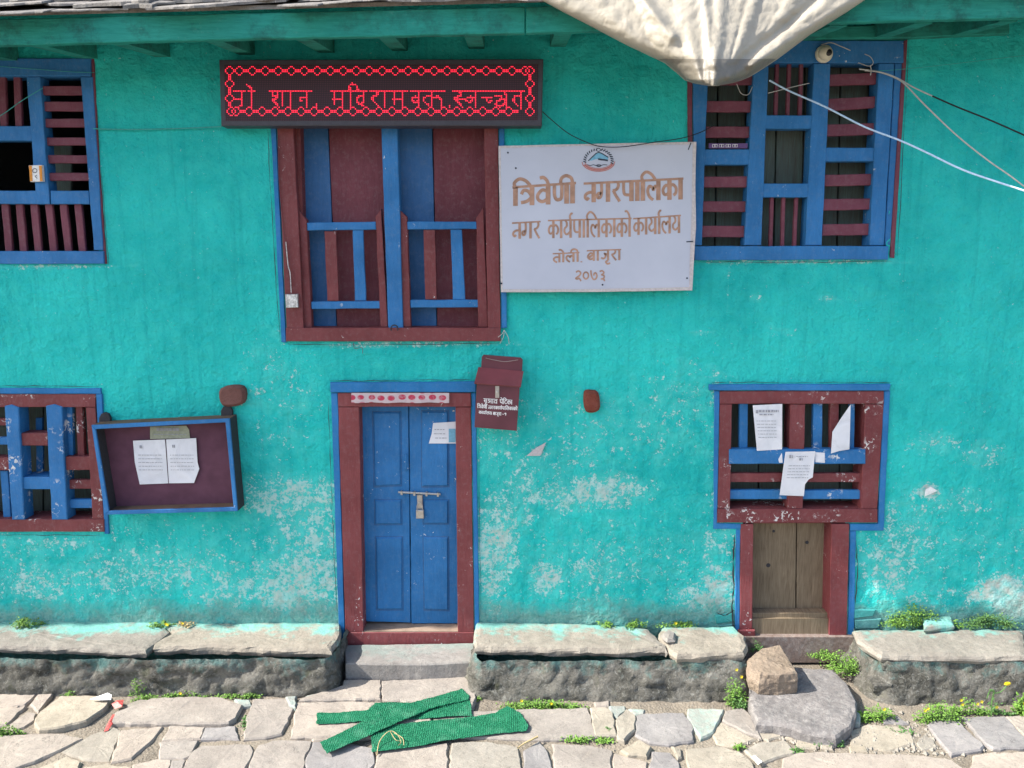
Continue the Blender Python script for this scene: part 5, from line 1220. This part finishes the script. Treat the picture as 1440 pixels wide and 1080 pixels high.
# ------------------------------------------------------------------ artificial turf strips
def turf(px, z, label, hfun):
    poly = [(G(x, y, z).x, G(x, y, z).y) for x, y in px]
    if area2(poly) < 0: poly = poly[::-1]
    xs = [p[0] for p in poly]; ys = [p[1] for p in poly]
    p2 = subdiv(poly, 0.02, 0.0035); m = MB()
    root = empty('turf_strip', ((min(xs)+max(xs))/2, (min(ys)+max(ys))/2, z-0.01), label, 'turf strip', 'green artificial turf strips before the door')
    m.ext(p2, lambda u, v, d: (u, v, hfun(u, v)-d), 0.003, 0.0008); m.build('backing', m_turf, root)
    bl = MB(); rn = random.Random(5); s = 0.011; x = min(xs)
    while x < max(xs):
        y = min(ys)
        while y < max(ys):
            if inside(x, y, poly):
                for k in range(2):
                    a = rn.uniform(0, 6.28); bx_, by_ = x+rn.uniform(-.002, .002), y+rn.uniform(-.002, .002); h = hfun(bx_, by_); w = 0.0016
                    bl.add([(bx_-w*math.cos(a), by_-w*math.sin(a), h), (bx_+w*math.cos(a), by_+w*math.sin(a), h), (bx_+rn.uniform(-.004,.004), by_+rn.uniform(-.004,.004), h+rn.uniform(.005,.009))], [(0,1,2)])
            y += s
        x += s
    bl.build('turf_blades', m_turfblade, root, kind='stuff')
    return root
turf([(446,1001),(517.6,998),(528,989),(600,986),(661,982.5),(664,1005),(568,1009),(520,1013),(445,1017)], 0.03, 'flat green turf strip lying underneath the diagonal strip, farthest from camera', lambda u, v: 0.027+0.004*math.sin(u*14)+0.004*math.sin(v*30))
turf([(522,1030),(538.8,1022),(615,1011.5),(697,1001),(713,993),(731.4,1001),(743,1022),(740.7,1027),(697,1030),(631,1039),(583.6,1048.5),(523,1056.4)], 0.032, 'green turf strip nearest the camera, dry stalk on it, right end raised', lambda u, v: 0.028+0.004*math.sin(u*9+1)+0.003*math.sin(v*40)+max(0, u-0.05)*0.10)
turf([(449.6,1042),(488.6,1024.7),(538.8,1001),(591.5,985),(649.6,966.7),(660.7,977),(659,982.5),(604.7,995.7),(546.7,1022),(459.6,1058.5)], 0.042, 'green turf strip lying diagonally on top of the other two', lambda u, v: 0.040+0.004*math.sin(u*7)+0.002*math.sin(v*30))
tw = MB(); Z = 0.045
tw.tube(cat_rom([G(530,1062,.02), G(533,1045,Z), G(540,1034,Z+.02), G(549,1028,Z+.03), G(558,1032,Z+.02), G(564,1043,Z), G(560,1048,Z)], 6), 0.003, 5, 0.0015); tw.tube(cat_rom([G(549,1029,Z+.02), G(556,1040,Z+.01), G(562,1042,Z)], 5), 0.002, 5)
tw.tube(cat_rom([G(553,1030,Z+.02), G(566,1038,Z+.01), G(568,1048,Z)], 5), 0.002, 5)
tw.build('dry_stalk', m_straw, label='bent dry straw stalk lying on the nearest green turf strip', cat='stalk', smooth=True)
tw = MB().tube(cat_rom([G(728,1052,.03), G(738,1045,.035), G(748,1040,.04), G(756,1036,.04)], 5), 0.004, 6, 0.006); tw.build('twig', m_straw, label='short pale twig on the paving right of the green turf strips', cat='twig', smooth=True)
# litter
def scrap(pts, mat, name, label, cat):
    m = MB(); v = [G(x, y, z) for x, y, z in pts]; n = len(v); c = sum(v, Vector())/n+Vector((0, 0, .012))
    m.add(v+[c]+[p-Vector((0,0,.0015)) for p in v], [(i, (i+1) % n, n) for i in range(n)]+[tuple(range(2*n, n, -1))]); m.build(name, mat, label=label, cat=cat)
scrap([(157,990,.03),(164,985,.04),(174,984,.03),(172,993,.035),(162,997,.02)], m_redplastic, 'wrapper', 'crumpled red wrapper between two paving stones left of the door', 'wrapper')
scrap([(146,1029,.012),(151,1018,.02),(158,1005,.02),(163,1004,.018),(158,1018,.02),(152,1027,.012)], m_redplastic, 'wrapper', 'thin red wrapper strip pointing toward the camera beside the raised stone', 'wrapper')
scrap([(126,983,.05),(150,978,.05),(151,974,.075),(157,977,.07),(156,984,.05),(140,984.5,.05)], m_white, 'paper_litter', 'white crumpled paper behind the raised tan stone under the ledge', 'litter')
scrap([(1056,1064,.03),(1062,1062,.035),(1072,1071,.03),(1066,1075,.02)], m_white, 'chalk_piece', 'small white chunk lying at the edge of a tan paving stone', 'stone chip')
scrap([(530,1043,.02),(520,1048,.02),(535,1047,.03),(548,1044,.02)], m_pave_tan, 'stone_chip', 'brownish stone chip lying just left of the nearest turf strip', 'stone chip') if False else None
tube_r = MB(); 
# stones lying on the ledges
cap(None, [(930,889),(940,884),(950,888),(949,897),(938,899)], 0.30, 0.035, m_pave_pink, 'loose_stone'); bpy.data.objects['loose_stone']['label'] = 'pale pink pebble sized stone lying in the gap of the middle ledge'; bpy.data.objects['loose_stone']['category'] = 'stone'
o = cap(None, [(1298,866),(1338,864),(1342,878),(1300,882)], 0.31, 0.045, m_cap, 'loose_stone'); props(o, 'turquoise splashed flat stone among the weeds on the right ledge', 'stone')

# ------------------------------------------------------------------ weeds
rnd = random.Random(21)
def weed(base, w, d, h, n, label, flowers=0, mat=None, leaf_s=0.0125, tall=None):
    root = empty('weed', base, label, 'weed', 'weeds growing at the foot of the wall and ledges')
    m = MB(); stems = MB(); cl = [(rnd.uniform(-w, w), rnd.uniform(-d, d), rnd.uniform(.4, 1)) for _ in range(max(5, n//22))]
    for cx, cy, ch in cl:
        hh = h*ch*max(0.25, 1-(cx/(w+1e-6))**2*0.7)
        tip = base+Vector((cx, cy, hh*0.9)); stems.tube([base+Vector((cx*.7, cy*.7, -.01)), base+Vector((cx*.85, cy*.9, hh*.5)), tip], 0.0016, 4, 0.0008)
        for _ in range(n//len(cl)):
            p = base+Vector((cx+rnd.gauss(0, w*.16+.006), cy+rnd.gauss(0, d*.2+.004), rnd.uniform(0.0, 1)*hh)); s = leaf_s*rnd.uniform(.5, 1.3)
            a = rnd.uniform(0, 6.28); el = rnd.uniform(-.3, .9); t = Vector((math.cos(a)*math.cos(el), math.sin(a)*math.cos(el), math.sin(el))); sd = t.cross(Vector((rnd.uniform(-.3,.3), rnd.uniform(-.3,.3), 1))).normalized()
            m.add([p, p+t*s*.55+sd*s*.42-Vector((0,0,s*.1)), p+t*s*1.15, p+t*s*.55-sd*s*.42-Vector((0,0,s*.1)), p+t*s*.55+Vector((0,0,s*.14))], [(0,1,4),(1,2,4),(2,3,4),(3,0,4)])
    m.build('leaves', mat or m_leaf, root); stems.build('stem', m_leaf2, root)
    for k in range(flowers):
        p = base+Vector((rnd.uniform(-w, w)*.8, -d*rnd.uniform(.2,1), h*rnd.uniform(.6, 1.05))); fm = MB()
        for q in range(6):
            a = q*math.pi/3; fm.add([p, p+Vector((math.cos(a-.4)*.008, -.003, math.sin(a-.4)*.008)), p+Vector((math.cos(a)*.011, -.004, math.sin(a)*.011)), p+Vector((math.cos(a+.4)*.008, -.003, math.sin(a+.4)*.008))], [(0,1,2,3)])
        fm.build('flower', m_yellow, root)
    return root
WT = G(720, 872, HZ).y
def on_ledge(px, w, h, n, label, fl=0, **k): p = G(px, 876, HZ); p.y = -0.055; weed(Vector((p.x, p.y, HZ-.005)), w, 0.03, h, n, label, fl, **k)
def on_ground(px, py, w, d, h, n, label, fl=0, **k): weed(G(px, py, 0.0), w, d, h, n, label, fl, **k)
on_ledge(45, .085, .08, 420, 'leafy green weed on the left ledge below the left lower window')
on_ledge(232, .07, .035, 200, 'low yellow flowering weed on the left ledge, left of the dry tuft', 2)
on_ledge(265, .05, .035, 120, 'low dry olive tuft on the left ledge, right of the yellow flowered weed', 1, mat=m_straw)
on_ledge(848, .045, .04, 160, 'leftmost small weed on the middle ledge')
on_ledge(893, .055, .05, 240, 'small green weed on the middle ledge at the cap stone crack')
on_ledge(945, .10, .04, 300, 'straggly weed on the middle ledge behind the pink stone', 1)
on_ledge(1282, .155, .17, 1300, 'big bushy weed on the right ledge left of the flat stone')
on_ledge(1330, .10, .05, 300, 'low weed under the flat stone on the right ledge')
on_ledge(1388, .14, .10, 900, 'broad dark weed on the right ledge right of the flat stone', mat=m_leaf2)
on_ground(197, 978, .05, .02, .13, 130, 'thin upright weed against the left ledge face')
on_ground(97, 980, .03, .02, .06, 90, 'small pale leaved weed behind the raised tan stone')
on_ground(205, 984, .06, .02, .04, 200, 'low weed at the foot of the left ledge by the long stone')
on_ground(262, 981, .13, .015, .035, 320, 'strip of low flowering weed along the foot of the left ledge', 1)
on_ground(318, 981, .05, .015, .03, 130, 'tiny weed by the tan chip at the foot of the left ledge')
on_ground(352, 982, .05, .015, .05, 190, 'bright small weed at the foot of the left ledge near the doorstep')
on_ground(345, 1020, .015, .08, .02, 110, 'weed filling the joint between two pale paving stones', mat=m_leaf2)
on_ground(668, 985, .03, .012, .03, 60, 'tiny yellow flowering weed at the left corner of the middle ledge', 1)
on_ground(765, 995, .19, .025, .05, 1000, 'dense bright green weed carpet at the foot of the middle ledge', 2)
on_ground(822, 1042, .13, .02, .03, 420, 'bright green creeping weed in the paving joint below the middle ledge')
on_ground(858, 1030, .02, .02, .05, 60, 'tiny dark weed beside the narrow ribbed paving stone', mat=m_leaf2)
on_ground(1032, 992, .045, .02, .24, 420, 'tall yellow green weed climbing the right end of the middle ledge', 2)
on_ground(1040, 998, .05, .02, .07, 200, 'dark low weed under the climbing weed at the ledge corner', mat=m_leaf2)
on_ground(1035, 1054, .03, .015, .05, 110, 'small bright weed left of the white chunk')
on_ground(1120, 1058, .03, .015, .03, 120, 'small tuft at the corner of a tan paving stone', mat=m_leaf2)
on_ground(1163, 1048, .07, .02, .04, 260, 'dark tuft at the lower right of the purple grey slab', mat=m_leaf2)
on_ground(1235, 1012, .10, .03, .09, 650, 'rounded green weed at the left corner of the right ledge', 1)
on_ground(1265, 1028, .07, .03, .02, 130, 'thin creeping weed among the chippings', mat=m_leaf2)
on_ground(1318, 1014, .12, .035, .12, 1000, 'dense green weed with yellow flowers before the right ledge', 2)
on_ground(1362, 1004, .10, .02, .10, 420, 'yellow flowered weed between the dense weed and the tall stalk', 4)
on_ground(1400, 1004, .09, .02, .07, 260, 'low weed around the tall flower stalk', 1, mat=m_leaf2)
on_ground(1442, 1006, .05, .03, .13, 300, 'broad leaved bright weed at the right edge', 1, leaf_s=0.022)
on_ground(8, 1034, .07, .02, .07, 330, 'green weed in the joint at the left edge of the paving')
weed(G(1186, 945, .03), .10, .06, .13, 900, 'dense weed clump behind the purple grey slab under the low door', 0)
weed(G(1160, 925, .06), .08, .03, .06, 360, 'small weed at the sill of the low wooden door', 0)
weed(G(1062, 915, .10), .035, .03, .08, 120, 'small dark plant between the brown block and the low door', 0, mat=m_leaf2)
fs = empty('flower_stalk', G(1395, 1008, 0), 'tall yellow dandelion stalk bending right before the right ledge', 'flower')
b0 = G(1394, 1008, 0); yy = b0.y
MB().tube(cat_rom([b0, W(1395,985,yy), W(1398,972,yy), W(1392,970,yy)], 5), 0.004, 6).build('stem', m_leaf2, fs); MB().tube(cat_rom([W(1397,975,yy), W(1407,973,yy), W(1415,965,yy)], 5), 0.003, 6).build('stem', m_leaf2, fs)
MB().tube(cat_rom([W(1398,974,yy), W(1392,972,yy), W(1388,982,yy)], 5), 0.003, 6).build('stem', m_leaf2, fs)
p = W(1416, 961, yy-.005); fm = MB()
for q in range(14):
    a = q*math.pi/7; fm.add([p+Vector((0,-.006,0)), p+Vector((math.cos(a-.25)*.016, -.002, math.sin(a-.25)*.010)), p+Vector((math.cos(a)*.022, -.004, math.sin(a)*.013)), p+Vector((math.cos(a+.25)*.016, -.002, math.sin(a+.25)*.010))], [(0,1,2,3)])
fm.build('flower', m_yellow, fs)
